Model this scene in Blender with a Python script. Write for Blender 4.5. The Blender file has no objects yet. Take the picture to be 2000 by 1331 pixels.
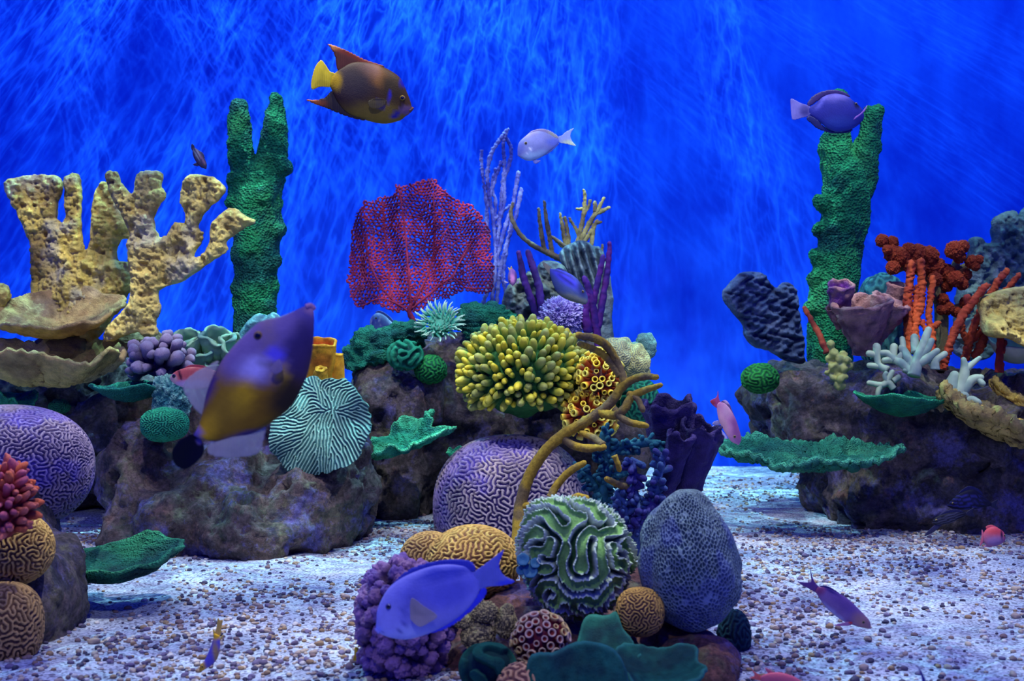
import bpy, bmesh, math, random
import numpy as np
from mathutils import Vector, Matrix, Euler
from mathutils.geometry import delaunay_2d_cdt

random.seed(7)
sc = bpy.context.scene
COL = sc.collection
FPX = 2400.0          # focal length in pixels of the 2000 x 1331 frame
CAMZ = 0.8            # lens height above the sand (metres)

# ---------------------------------------------------------------- camera
cam_d = bpy.data.cameras.new('camera')
cam = bpy.data.objects.new('camera', cam_d)
COL.objects.link(cam)
cam.location = (0, 0, CAMZ)
cam.rotation_euler = (math.pi / 2, 0, 0)
cam_d.sensor_width = 36.0
cam_d.lens = 36.0 * FPX / 2000.0
cam_d.clip_end = 60
cam_d.dof.use_dof = True
cam_d.dof.focus_distance = 4.3
cam_d.dof.aperture_fstop = 4.6
sc.camera = cam
sc.cycles.max_bounces = 5
sc.cycles.diffuse_bounces = 2
sc.cycles.glossy_bounces = 1
sc.cycles.transparent_max_bounces = 6

# ---------------------------------------------------------------- view, world
sc.view_settings.view_transform = 'Standard'
sc.view_settings.look = 'None'
sc.view_settings.gamma = 1.0
sc.view_settings.use_curve_mapping = False
sc.view_settings.exposure = 0.0
W = bpy.data.worlds.new('water_light')
sc.world = W
W.use_nodes = True
bg = W.node_tree.nodes['Background']
bg.inputs[0].default_value = (0.020, 0.030, 0.90, 1)
bg.inputs[1].default_value = 1.0


# ---------------------------------------------------------------- lamps over the tank, and added fill lamps
def nd(nt, t, **kw):
    n = nt.nodes.new(t)
    for k, v in kw.items():
        if k.startswith('i_'):
            key = k[2:]
            n.inputs[int(key) if key.isdigit() else key].default_value = v
        else:
            setattr(n, k, v)
    return n


def caustic_lamp(name, loc, target, watts, color, scale=(3, 3, 3), lo=0.35, hi=1.6, cone=120,
                 blend=0.6, radius=0.05, power=3.0, falloff=False, warp=0.5, fine=0.5, swell=0.55):
    """a spot lamp shining through a rippled water surface: the ripples focus its beam"""
    ld = bpy.data.lights.new(name, 'SPOT')
    ld.energy = watts
    ld.color = color
    ld.spot_size = math.radians(cone)
    ld.spot_blend = blend
    ld.shadow_soft_size = radius
    ob = bpy.data.objects.new(name, ld)
    COL.objects.link(ob)
    ob.location = loc
    ob.rotation_euler = (Vector(target) - Vector(loc)).to_track_quat('-Z', 'Y').to_euler()
    ld.use_nodes = True
    nt = ld.node_tree
    em = nt.nodes['Emission']
    ge = nd(nt, 'ShaderNodeNewGeometry')
    sx = nd(nt, 'ShaderNodeSeparateXYZ')
    nt.links.new(ge.outputs['Incoming'], sx.inputs[0])
    cx = nd(nt, 'ShaderNodeCombineXYZ')
    for k in (0, 1):
        d = nd(nt, 'ShaderNodeMath', operation='DIVIDE')
        nt.links.new(sx.outputs[k], d.inputs[0])
        nt.links.new(sx.outputs[2], d.inputs[1])
        nt.links.new(d.outputs[0], cx.inputs[k])
    mp = nd(nt, 'ShaderNodeMapping')
    mp.inputs['Scale'].default_value = scale
    nt.links.new(cx.outputs[0], mp.inputs[0])
    nz = nd(nt, 'ShaderNodeTexNoise', i_Scale=1.3, i_Detail=3.0)
    nt.links.new(mp.outputs[0], nz.inputs['Vector'])
    va = nd(nt, 'ShaderNodeVectorMath', operation='MULTIPLY_ADD')
    nt.links.new(nz.outputs['Color'], va.inputs[0])
    va.inputs[1].default_value = (warp, warp, warp)
    nt.links.new(mp.outputs[0], va.inputs[2])
    total = None
    for s, wt in ((1.0, 1.0), (2.3, fine)):
        vo = nd(nt, 'ShaderNodeTexVoronoi', feature='DISTANCE_TO_EDGE', i_Scale=s)
        nt.links.new(va.outputs[0], vo.inputs['Vector'])
        a = nd(nt, 'ShaderNodeMath', operation='MULTIPLY_ADD', use_clamp=True)
        nt.links.new(vo.outputs['Distance'], a.inputs[0])
        a.inputs[1].default_value = -2.2
        a.inputs[2].default_value = 1.0
        p = nd(nt, 'ShaderNodeMath', operation='POWER')
        nt.links.new(a.outputs[0], p.inputs[0])
        p.inputs[1].default_value = power
        m = nd(nt, 'ShaderNodeMath', operation='MULTIPLY')
        nt.links.new(p.outputs[0], m.inputs[0])
        m.inputs[1].default_value = wt
        if total is None:
            total = m
        else:
            q = nd(nt, 'ShaderNodeMath', operation='ADD')
            nt.links.new(total.outputs[0], q.inputs[0])
            nt.links.new(m.outputs[0], q.inputs[1])
            total = q
    # slow swell: the pattern comes and goes over the surface
    sw = nd(nt, 'ShaderNodeTexNoise', i_Scale=swell, i_Detail=1.0)
    nt.links.new(mp.outputs[0], sw.inputs['Vector'])
    sm = nd(nt, 'ShaderNodeMapRange', i_1=0.38, i_2=0.62, i_3=0.1, i_4=1.0)
    nt.links.new(sw.outputs['Fac'], sm.inputs[0])
    tm = nd(nt, 'ShaderNodeMath', operation='MULTIPLY')
    nt.links.new(total.outputs[0], tm.inputs[0])
    nt.links.new(sm.outputs[0], tm.inputs[1])
    fin = nd(nt, 'ShaderNodeMath', operation='MULTIPLY_ADD')
    nt.links.new(tm.outputs[0], fin.inputs[0])
    fin.inputs[1].default_value = hi
    fin.inputs[2].default_value = lo
    src = fin.outputs[0]
    if falloff:
        lf = nd(nt, 'ShaderNodeLightFalloff', i_Strength=1.0)
        mm = nd(nt, 'ShaderNodeMath', operation='MULTIPLY')
        nt.links.new(lf.outputs['Linear'], mm.inputs[0])
        nt.links.new(src, mm.inputs[1])
        src = mm.outputs[0]
    nt.links.new(src, em.inputs['Strength'])
    return ob


KEYC = (0.86, 0.94, 1.0)
caustic_lamp('lamp_left', (-1.45, 3.5, 4.4), (-1.25, 5.2, 0.3), 305, KEYC, scale=(14, 14, 14), lo=0.15, hi=2.5, cone=76)
caustic_lamp('lamp_centre', (0.2, 2.9, 4.4), (0.15, 4.4, 0.3), 285, KEYC, scale=(14, 14, 14), lo=0.15, hi=2.5, cone=76)
caustic_lamp('lamp_right', (1.9, 3.4, 4.4), (1.5, 5.1, 0.3), 305, KEYC, scale=(14, 14, 14), lo=0.15, hi=2.5, cone=76)
caustic_lamp('fill_front', (-0.4, 0.2, 3.4), (-0.2, 2.8, 0.7), 140, KEYC, scale=(9, 9, 9), lo=0.7, hi=0.6, cone=66, radius=0.1)  # added front fill, brightens the near fish and foreground corals
caustic_lamp('lamp_wall', (0.6, 6.6, 8.0), (-0.9, 7.8, 2.1), 580, (0.34, 0.85, 1.0), scale=(46, 60, 50), lo=0.16, hi=2.6,
             cone=66, blend=0.9, radius=0.0, power=5.0, falloff=True, warp=1.3, fine=0.6, swell=0.17)
caustic_lamp('extra_wall_left', (-3.4, 6.7, 6.4), (-0.6, 7.8, 1.8), 170, (0.34, 0.85, 1.0), scale=(34, 44, 40), lo=0.05, hi=2.2,
             cone=130, blend=0.8, radius=0.0, power=7.0, falloff=True, warp=1.0, fine=0.7, swell=0.2)  # second wall light, added only to make the streaks cross
caustic_lamp('fill_wall_right', (2.6, 5.9, 5.6), (2.0, 7.8, 1.9), 380, (0.25, 0.8, 1.0), scale=(9, 9, 9), lo=1.0, hi=0.15, cone=110, blend=1.0, radius=0.2)  # added plain fill, brightens the right side of the back wall


# ---------------------------------------------------------------- helpers
def S(r, g, b):
    """sRGB 0-255 -> linear"""
    return tuple(((v / 255) / 12.92 if v / 255 <= 0.04045 else ((v / 255 + 0.055) / 1.055) ** 2.4) for v in (r, g, b))


def P(px, py, Y):
    return np.array(((px - 1000.0) / FPX * Y, Y, CAMZ - (py - 665.5) / FPX * Y))


def sm(a, b, x):
    t = np.clip((x - a) / (b - a), 0, 1)
    return t * t * (3 - 2 * t)


def vnoise(p, seed=0):
    p = np.asarray(p, float)
    i = np.floor(p).astype(np.int64)
    f = p - i
    u = f * f * f * (f * (f * 6 - 15) + 10)
    def h(dx, dy, dz):
        n = (i[..., 0] + dx) * 73856093 ^ (i[..., 1] + dy) * 19349663 ^ (i[..., 2] + dz) * 83492791 ^ (seed * 2654435 + 911)
        n = (n ^ (n >> 13)) * 1274126177 & 0x7fffffff
        n = (n ^ (n >> 15)) * 69069 & 0x7fffffff
        return (n & 0xffff) / 32767.5 - 1.0
    ux, uy, uz = u[..., 0], u[..., 1], u[..., 2]
    l = lambda a, b, t: a + (b - a) * t
    return l(l(l(h(0, 0, 0), h(1, 0, 0), ux), l(h(0, 1, 0), h(1, 1, 0), ux), uy),
             l(l(h(0, 0, 1), h(1, 0, 1), ux), l(h(0, 1, 1), h(1, 1, 1), ux), uy), uz)


def fbm(p, oct=4, seed=0, gain=0.5):
    s = 0; a = 1.0; t = 0
    p = np.asarray(p, float)
    for k in range(oct):
        s = s + a * vnoise(p * (2 ** k) + 17.3 * k, seed + k)
        t += a; a *= gain
    return s / t


_ico = {}


def ico(n):
    """unit icosphere; level n keeps the vertices of level n-1 first (midpoint subdivision)"""
    if n in _ico:
        return _ico[n]
    if n == 0:
        t = (1 + 5 ** .5) / 2
        V = np.array([(-1, t, 0), (1, t, 0), (-1, -t, 0), (1, -t, 0), (0, -1, t), (0, 1, t), (0, -1, -t), (0, 1, -t),
                      (t, 0, -1), (t, 0, 1), (-t, 0, -1), (-t, 0, 1)], float)
        V /= np.linalg.norm(V[0])
        F = np.array([(0, 11, 5), (0, 5, 1), (0, 1, 7), (0, 7, 10), (0, 10, 11), (1, 5, 9), (5, 11, 4), (11, 10, 2), (10, 7, 6),
                      (7, 1, 8), (3, 9, 4), (3, 4, 2), (3, 2, 6), (3, 6, 8), (3, 8, 9), (4, 9, 5), (2, 4, 11), (6, 2, 10), (8, 6, 7), (9, 8, 1)])
        _ico[0] = (V, F, None)
        return _ico[0]
    V, F, _ = ico(n - 1)
    E = np.sort(np.concatenate([F[:, [0, 1]], F[:, [1, 2]], F[:, [2, 0]]]), axis=1)
    nv = len(V)
    U, inv = np.unique(E[:, 0].astype(np.int64) * nv + E[:, 1], return_inverse=True)
    U = np.stack([U // nv, U % nv], 1)
    inv = inv.reshape(-1)
    m = len(F)
    ab, bc, ca = (inv[:m] + len(V), inv[m:2 * m] + len(V), inv[2 * m:] + len(V))
    M = V[U].mean(1)
    M /= np.linalg.norm(M, axis=1)[:, None]
    NF = np.concatenate([np.stack(x, 1) for x in ((F[:, 0], ab, ca), (F[:, 1], bc, ab), (F[:, 2], ca, bc), (ab, bc, ca))])
    _ico[n] = (np.concatenate([V, M]), NF, U)
    return _ico[n]


_nb = {}


def neighbours(nv, F):
    if nv in _nb:
        return _nb[nv]
    E = np.concatenate([F[:, [0, 1]], F[:, [1, 2]], F[:, [2, 0]]]).astype(np.int64)
    E = np.concatenate([E, E[:, ::-1]])
    E = np.unique(E[:, 0] * nv + E[:, 1])
    E = np.stack([E // nv, E % nv], 1)
    cnt = np.bincount(E[:, 0], minlength=nv)
    st = np.concatenate([[0], np.cumsum(cnt)[:-1]])
    k = int(cnt.max())
    N = np.repeat(np.arange(nv)[:, None], k, 1)
    col = np.arange(len(E)) - st[E[:, 0]]
    N[E[:, 0], col] = E[:, 1]
    _nb[nv] = N
    return N


_maze = {}


def maze(level, n1=2, n2=6, iters=26, seed=1, up=0, soft=1):
    """winding ridges (-1..1) grown on an icosphere by local excitation, then refined to finer levels"""
    key = (level, n1, n2, iters, seed, up, soft)
    if key in _maze:
        return _maze[key]
    V, F, _ = ico(level)
    N = neighbours(len(V), F)
    rng = np.random.RandomState(seed)
    u = rng.uniform(-1, 1, len(V))
    for _ in range(iters):
        a = u
        for k in range(n2):
            a = a[N].mean(1)
            if k == n1 - 1:
                nar = a
        d = nar - a
        u = np.tanh(2.0 * d / (d.std() + 1e-9))
    for k in range(up):
        U = ico(level + k + 1)[2]
        u = np.concatenate([u, u[U].mean(1)])
        if soft:
            N2 = neighbours(len(u), ico(level + k + 1)[1])
            for _ in range(soft):
                u = u[N2].mean(1)
    _maze[key] = u
    return u


def normals(V, F):
    n = np.zeros_like(V)
    t = np.asarray(F)
    if t.shape[1] == 4:
        fn = np.cross(V[t[:, 2]] - V[t[:, 0]], V[t[:, 3]] - V[t[:, 1]])
    else:
        fn = np.cross(V[t[:, 1]] - V[t[:, 0]], V[t[:, 2]] - V[t[:, 0]])
    for k in range(t.shape[1]):
        for c in range(3):
            n[:, c] += np.bincount(t[:, k], fn[:, c], minlength=len(V))
    return n / (np.linalg.norm(n, axis=1)[:, None] + 1e-12)


def join(parts):
    """[(V, F)] -> (V, [F arrays])"""
    Vs, Fs, o = [], [], 0
    for V, F in parts:
        Vs.append(V)
        for f in (F if isinstance(F, list) else [F]):
            if len(f):
                Fs.append(np.asarray(f) + o)
        o += len(V)
    return np.concatenate(Vs), Fs


def make_mesh(name, V, F, mat=None, col=None, smooth=True):
    Fs = [np.asarray(f) for f in (F if isinstance(F, list) else [F]) if len(f)]
    me = bpy.data.meshes.new(name)
    me.vertices.add(len(V))
    me.vertices.foreach_set('co', np.ascontiguousarray(V, np.float32).ravel())
    nl = sum(f.size for f in Fs)
    npoly = sum(len(f) for f in Fs)
    me.loops.add(nl)
    me.polygons.add(npoly)
    me.loops.foreach_set('vertex_index', np.concatenate([f.ravel() for f in Fs]).astype(np.int32))
    tot = np.concatenate([np.full(len(f), f.shape[1]) for f in Fs])
    me.polygons.foreach_set('loop_start', np.concatenate([[0], np.cumsum(tot)[:-1]]).astype(np.int32))
    me.polygons.foreach_set('use_smooth', np.full(npoly, smooth))
    me.update(calc_edges=True)
    if col is not None:
        col = np.asarray(col, float)
        if col.ndim == 1:
            col = np.repeat(col[None], len(V), 0)
        at = me.color_attributes.new('Col', 'FLOAT_COLOR', 'POINT')
        at.data.foreach_set('color', np.concatenate([col[:, :3], np.ones((len(V), 1))], 1).astype(np.float32).ravel())
    if mat is not None:
        me.materials.append(mat)
    return me


def tag(o, label=None, cat=None, group=None, kind=None):
    if label: o['label'] = label
    if cat: o['category'] = cat
    if group: o['group'] = group
    if kind: o['kind'] = kind
    return o


def thing(name, label, cat, base, group=None):
    o = bpy.data.objects.new(name, None)
    COL.objects.link(o)
    o.empty_display_size = 0.05
    o.location = Vector(base)
    return tag(o, label, cat, group)


def obj(name, V, F, mat, col=None, parent=None, smooth=True, label=None, cat=None, group=None, kind=None, origin=None):
    """one mesh object from world coordinates; a part keeps its thing's origin"""
    V = np.asarray(V, float)
    if parent is not None:
        org = np.array(parent['_o']) if '_o' in parent else np.array(parent.location)
    else:
        org = np.array((V[:, 0].mean(), V[:, 1].mean(), V[:, 2].min())) if origin is None else np.array(origin)
    me = make_mesh(name, V - org, F, mat, col, smooth)
    o = bpy.data.objects.new(name, me)
    COL.objects.link(o)
    if parent is not None:
        o.parent = parent
    else:
        o.location = Vector(org)
    return tag(o, label, cat, group, kind)


def inst(name, me, parent, M, label=None):
    """a part that shares mesh data; M is a world matrix"""
    o = bpy.data.objects.new(name, me)
    COL.objects.link(o)
    o.parent = parent
    o.matrix_basis = Matrix.Translation(-parent.location) @ M
    if label: o['label'] = label
    return o


# ---------------------------------------------------------------- materials
_mats = {}


def mat(name, rough=0.75, bump='noise', bscale=90.0, bstr=0.35, bdist=0.004, mott=0.25, mscale=14.0, spec=0.25, alpha=1.0, sss=0.0):
    """procedural surface: the thing's own colours (attribute) with mottling, and fine relief"""
    if name in _mats:
        return _mats[name]
    m = bpy.data.materials.new(name)
    m.use_nodes = True
    nt = m.node_tree
    b = nt.nodes['Principled BSDF']
    b.inputs['Roughness'].default_value = rough
    b.inputs['Specular IOR Level'].default_value = spec
    if sss:
        b.inputs['Subsurface Weight'].default_value = sss
        b.inputs['Subsurface Radius'].default_value = (0.01, 0.008, 0.01)
    at = nd(nt, 'ShaderNodeAttribute', attribute_name='Col')
    tc = nd(nt, 'ShaderNodeTexCoord')
    nz = nd(nt, 'ShaderNodeTexNoise', i_Scale=mscale, i_Detail=5.0, i_Roughness=0.65)
    nt.links.new(tc.outputs['Object'], nz.inputs['Vector'])
    mr = nd(nt, 'ShaderNodeMapRange', i_1=0.3, i_2=0.7, i_3=1.0 - mott, i_4=1.0 + mott)
    nt.links.new(nz.outputs['Fac'], mr.inputs[0])
    mx = nd(nt, 'ShaderNodeVectorMath', operation='SCALE')
    nt.links.new(at.outputs['Color'], mx.inputs[0])
    nt.links.new(mr.outputs[0], mx.inputs['Scale'])
    nt.links.new(mx.outputs[0], b.inputs['Base Color'])
    if bump:
        if bump == 'cells':
            t = nd(nt, 'ShaderNodeTexVoronoi', i_Scale=bscale)
            out = t.outputs['Distance']
        elif bump == 'mesh':
            t = nd(nt, 'ShaderNodeTexVoronoi', feature='DISTANCE_TO_EDGE', i_Scale=bscale)
            out = t.outputs['Distance']
        elif bump == 'rays':
            t = nd(nt, 'ShaderNodeTexWave', i_Scale=bscale, i_Distortion=1.0)
            out = t.outputs['Fac']
        else:
            t = nd(nt, 'ShaderNodeTexNoise', i_Scale=bscale, i_Detail=4.0, i_Roughness=0.7)
            out = t.outputs['Fac']
        nt.links.new(tc.outputs['Object'], t.inputs['Vector'])
        bp = nd(nt, 'ShaderNodeBump', i_Strength=bstr, i_Distance=bdist)
        nt.links.new(out, bp.inputs['Height'])
        nt.links.new(bp.outputs['Normal'], b.inputs['Normal'])
    if alpha < 1:
        b.inputs['Alpha'].default_value = alpha
    _mats[name] = m
    return m


def rock_material(name, cols, scale=3.0):
    m = bpy.data.materials.new(name)
    m.use_nodes = True
    nt = m.node_tree
    b = nt.nodes['Principled BSDF']
    b.inputs['Roughness'].default_value = 0.8
    b.inputs['Specular IOR Level'].default_value = 0.25
    tc = nd(nt, 'ShaderNodeTexCoord')
    n1 = nd(nt, 'ShaderNodeTexNoise', i_Scale=scale, i_Detail=9.0, i_Roughness=0.72, i_Distortion=0.6)
    nt.links.new(tc.outputs['Object'], n1.inputs['Vector'])
    cr = nd(nt, 'ShaderNodeValToRGB')
    el = cr.color_ramp.elements
    while len(el) < len(cols):
        el.new(0.5)
    for k, c in enumerate(cols):
        el[k].position = 0.32 + 0.36 * k / (len(cols) - 1)
        el[k].color = (*c, 1)
    nt.links.new(n1.outputs['Fac'], cr.inputs[0])
    prev = cr.outputs['Color']
    for s, off, lo, c in ((4.5, 3.1, .56, (.17, .15, .42)), (6.5, 9.4, .58, (.20, .19, .09)), (9.0, 15.7, .60, (.30, .16, .12)), (7.0, 22.3, .57, (.03, .03, .055))):
        mp = nd(nt, 'ShaderNodeMapping'); mp.inputs['Location'].default_value = (off, off * 2, -off)
        nt.links.new(tc.outputs['Object'], mp.inputs[0])
        nz = nd(nt, 'ShaderNodeTexNoise', i_Scale=s, i_Detail=7.0, i_Roughness=0.75)
        nt.links.new(mp.outputs[0], nz.inputs['Vector'])
        rg = nd(nt, 'ShaderNodeMapRange', i_1=lo - .03, i_2=lo + .07, i_3=0.0, i_4=0.75)
        nt.links.new(nz.outputs['Fac'], rg.inputs[0])
        mc = nd(nt, 'ShaderNodeMix', data_type='RGBA')
        nt.links.new(rg.outputs[0], mc.inputs[0])
        nt.links.new(prev, mc.inputs[6])
        mc.inputs[7].default_value = (*c, 1)
        prev = mc.outputs[2]
    n2 = nd(nt, 'ShaderNodeTexNoise', i_Scale=60.0, i_Detail=4.0, i_Roughness=0.7)
    nt.links.new(tc.outputs['Object'], n2.inputs['Vector'])
    mr = nd(nt, 'ShaderNodeMapRange', i_1=0.3, i_2=0.7, i_3=0.45, i_4=1.5)
    nt.links.new(n2.outputs['Fac'], mr.inputs[0])
    mx = nd(nt, 'ShaderNodeVectorMath', operation='SCALE')
    nt.links.new(prev, mx.inputs[0])
    nt.links.new(mr.outputs[0], mx.inputs['Scale'])
    nt.links.new(mx.outputs[0], b.inputs['Base Color'])
    n3 = nd(nt, 'ShaderNodeTexNoise', i_Scale=26.0, i_Detail=9.0, i_Roughness=0.78)
    nt.links.new(tc.outputs['Object'], n3.inputs['Vector'])
    bp = nd(nt, 'ShaderNodeBump', i_Strength=0.9, i_Distance=0.03)
    nt.links.new(n3.outputs['Fac'], bp.inputs['Height'])
    nt.links.new(bp.outputs['Normal'], b.inputs['Normal'])
    return m


def mix(a, b, t):
    a = np.asarray(a, float); b = np.asarray(b, float)
    t = np.asarray(t, float)
    return a[None] * (1 - t[:, None]) + b[None] * t[:, None]


def mixc(C, b, t):
    return C * (1 - t[:, None]) + np.asarray(b, float)[None] * t[:, None]


# ---------------------------------------------------------------- shape builders (return V, F)
def spline(pts, n):
    pts = np.asarray(pts, float)
    if len(pts) == 2:
        t = np.linspace(0, 1, n)[:, None]
        return pts[0] * (1 - t) + pts[1] * t
    q = np.concatenate([[2 * pts[0] - pts[1]], pts, [2 * pts[-1] - pts[-2]]])
    u = np.linspace(0, len(pts) - 1 - 1e-6, n)
    i = u.astype(int)
    t = (u - i)[:, None]
    p0, p1, p2, p3 = q[i], q[i + 1], q[i + 2], q[i + 3]
    return 0.5 * ((2 * p1) + (-p0 + p2) * t + (2 * p0 - 5 * p1 + 4 * p2 - p3) * t ** 2 + (-p0 + 3 * p1 - 3 * p2 + p3) * t ** 3)


def tube(pts, radii, sides=10, n=None, cap=3, knob=0.0, kscale=40.0, seed=0):
    pts = np.asarray(pts, float)
    radii = np.asarray(radii if np.ndim(radii) else [radii] * len(pts), float)
    if n is None:
        n = max(6, 5 * (len(pts) - 1) + 1)
    C = spline(pts, n)
    R = np.interp(np.linspace(0, len(pts) - 1, n), np.arange(len(pts)), radii)
    T = np.gradient(C, axis=0)
    T /= np.linalg.norm(T, axis=1)[:, None] + 1e-12
    # rounded end: extra rings past the last point
    if cap:
        a = np.linspace(0, 1, cap + 1)[1:] * math.pi / 2
        C = np.concatenate([C, C[-1] + T[-1] * (np.sin(a) * R[-1])[:, None]])
        R = np.concatenate([R, np.maximum(np.cos(a), 0.02) * R[-1]])
        T = np.concatenate([T, np.repeat(T[-1:], cap, 0)])
    up = np.array((0, 0, 1.0)) if abs(T[0][2]) < 0.9 else np.array((1.0, 0, 0))
    N = np.cross(T[0], up); N /= np.linalg.norm(N)
    V = []
    ang = np.arange(sides) * 2 * math.pi / sides
    for k in range(len(C)):
        N = N - T[k] * N.dot(T[k]); N /= np.linalg.norm(N) + 1e-12
        B = np.cross(T[k], N)
        V.append(C[k] + R[k] * (np.cos(ang)[:, None] * N + np.sin(ang)[:, None] * B))
    V = np.concatenate(V)
    m = len(C)
    i = np.arange(m - 1)[:, None] * sides
    j = np.arange(sides)[None]
    j2 = (j + 1) % sides
    F = np.stack([(i + j), (i + j2), (i + sides + j2), (i + sides + j)], -1).reshape(-1, 4)
    if knob:
        nn = normals(V, F)
        V = V + nn * (knob * vnoise(V * kscale, seed))[:, None]
    tail = np.array([[0] * 1])
    c0 = len(V)
    V = np.concatenate([V, [C[0], V[-sides:].mean(0)]])
    t0 = np.stack([np.full(sides, c0), (np.arange(sides) + 1) % sides, np.arange(sides)], 1)
    b = (m - 1) * sides
    t1 = np.stack([np.full(sides, c0 + 1), b + np.arange(sides), b + (np.arange(sides) + 1) % sides], 1)
    return V, [F, t0, t1]


def px_tube(pl, Y, rpx, sides=10, knob=0.0, kscale=40.0, seed=0, n=None, jit=0.0):
    """tube through pixel points at depth Y (or per-point depths), radii in pixels"""
    Ys = np.full(len(pl), Y) if not np.ndim(Y) else np.asarray(Y, float)
    pts = [P(p[0], p[1], y) for p, y in zip(pl, Ys)]
    r = (np.asarray(rpx if np.ndim(rpx) else [rpx] * len(pl), float)) * Ys / FPX
    return tube(pts, r, sides, n=n, knob=knob, kscale=kscale, seed=seed)


def solidify(V, F, thick, nrm=None):
    """front sheet (quads) -> closed solid; thick may be per vertex"""
    n = normals(V, F) if nrm is None else nrm
    B = V - n * (np.asarray(thick)[:, None] if np.ndim(thick) else thick)
    o = len(V)
    F = np.asarray(F)
    k = F.shape[1]
    E = np.concatenate([F[:, [a, (a + 1) % k]] for a in range(k)])
    key = np.sort(E, 1)
    _, first, cnt = np.unique(key, axis=0, return_index=True, return_counts=True)
    be = E[first[cnt == 1]]
    side = np.stack([be[:, 1], be[:, 0], be[:, 0] + o, be[:, 1] + o], 1)
    return np.concatenate([V, B]), [F, F[:, ::-1] + o, side]


def poly_sd(Q, poly):
    """signed distance (inside positive) and nearest boundary point"""
    poly = np.asarray(poly, float)
    A = poly; Bp = np.roll(poly, -1, 0)
    best = np.full(len(Q), 1e18); near = np.zeros_like(Q); ins = np.zeros(len(Q), bool)
    for a, b in zip(A, Bp):
        d = b - a
        t = np.clip(((Q - a) @ d) / (d @ d + 1e-12), 0, 1)
        p = a + t[:, None] * d
        dd = ((Q - p) ** 2).sum(1)
        m = dd < best
        best[m] = dd[m]; near[m] = p[m]
        c = ((a[1] > Q[:, 1]) != (b[1] > Q[:, 1]))
        xi = (b[0] - a[0]) * (Q[:, 1] - a[1]) / (b[1] - a[1] + 1e-12) + a[0]
        ins ^= c & (Q[:, 0] < xi)
    s = np.sqrt(best)
    return np.where(ins, s, -s), near


def smooth_poly(poly, per=5, jit=0.0, seed=0):
    p = np.asarray(poly, float)
    q = np.concatenate([p[-2:], p, p[:2]])
    n = len(p)
    out = spline(q, (len(q) - 1) * per + 1)[2 * per:(2 + n) * per]
    if jit:
        rng = np.random.RandomState(seed)
        out = out + rng.normal(0, jit, out.shape)
    return out


def slab(polys, Y, step=2.0, thick=0.05, edge=14.0, rough=0.012, rscale=22.0, bend=None, seed=0, jit=0.0, relief=None, per=5):
    """a solid rounded slab with the given outline(s), standing at depth Y, rough on both faces"""
    polys = [smooth_poly(p, per, jit, seed + k) for k, p in enumerate(polys)]
    al = np.concatenate(polys)
    lo, hi = al.min(0) - step * 2, al.max(0) + step * 2
    xs = np.arange(lo[0], hi[0], step); ys = np.arange(lo[1], hi[1], step)
    nx, ny = len(xs), len(ys)
    Q = np.stack(np.meshgrid(xs, ys), -1).reshape(-1, 2)
    sd = np.full(len(Q), -1e9); near = np.zeros_like(Q)
    for p in polys:
        s, q = poly_sd(Q, p)
        m = s > sd
        sd[m] = s[m]; near[m] = q[m]
    keep = sd > -0.75 * step
    Q = np.where((sd < 0)[:, None] & keep[:, None], near, Q)
    idx = np.arange(nx * ny).reshape(ny, nx)
    F = np.stack([idx[:-1, :-1], idx[1:, :-1], idx[1:, 1:], idx[:-1, 1:]], -1).reshape(-1, 4)
    F = F[keep[F].all(1)]
    used = np.unique(F)
    rm = np.full(nx * ny, -1); rm[used] = np.arange(len(used))
    F = rm[F]; Q = Q[used]; sd = sd[used]
    d = np.clip(sd, 0, None)
    prof = np.sqrt(1 - (1 - np.minimum(d / edge, 1)) ** 2)
    X = (Q[:, 0] - 1000) / FPX * Y
    Z = CAMZ - (Q[:, 1] - 665.5) / FPX * Y
    yb = bend(Q[:, 0], Q[:, 1]) if bend else 0.0
    P3 = np.stack([X, np.zeros_like(X), Z], 1)
    t = thick / 2 * prof
    nf = fbm(P3 * rscale, 4, seed) * rough * prof
    nb = fbm(P3 * rscale + 50, 3, seed + 9) * rough * prof
    if relief is not None:
        nf = nf + relief(Q[:, 0], Q[:, 1]) * prof
    VF = np.stack([X, Y + yb - t - nf, Z], 1)
    VB = np.stack([X, Y + yb + t + nb + 0.0015, Z], 1)
    o = len(VF)
    E = np.concatenate([F[:, [a, (a + 1) % 4]] for a in range(4)])
    _, first, cnt = np.unique(np.sort(E, 1), axis=0, return_index=True, return_counts=True)
    be = E[first[cnt == 1]]
    side = np.stack([be[:, 1], be[:, 0], be[:, 0] + o, be[:, 1] + o], 1)
    V = np.concatenate([VF, VB])
    return V, [F, F[:, ::-1] + o, side], np.concatenate([Q, Q]), np.concatenate([sd, sd])


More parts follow.
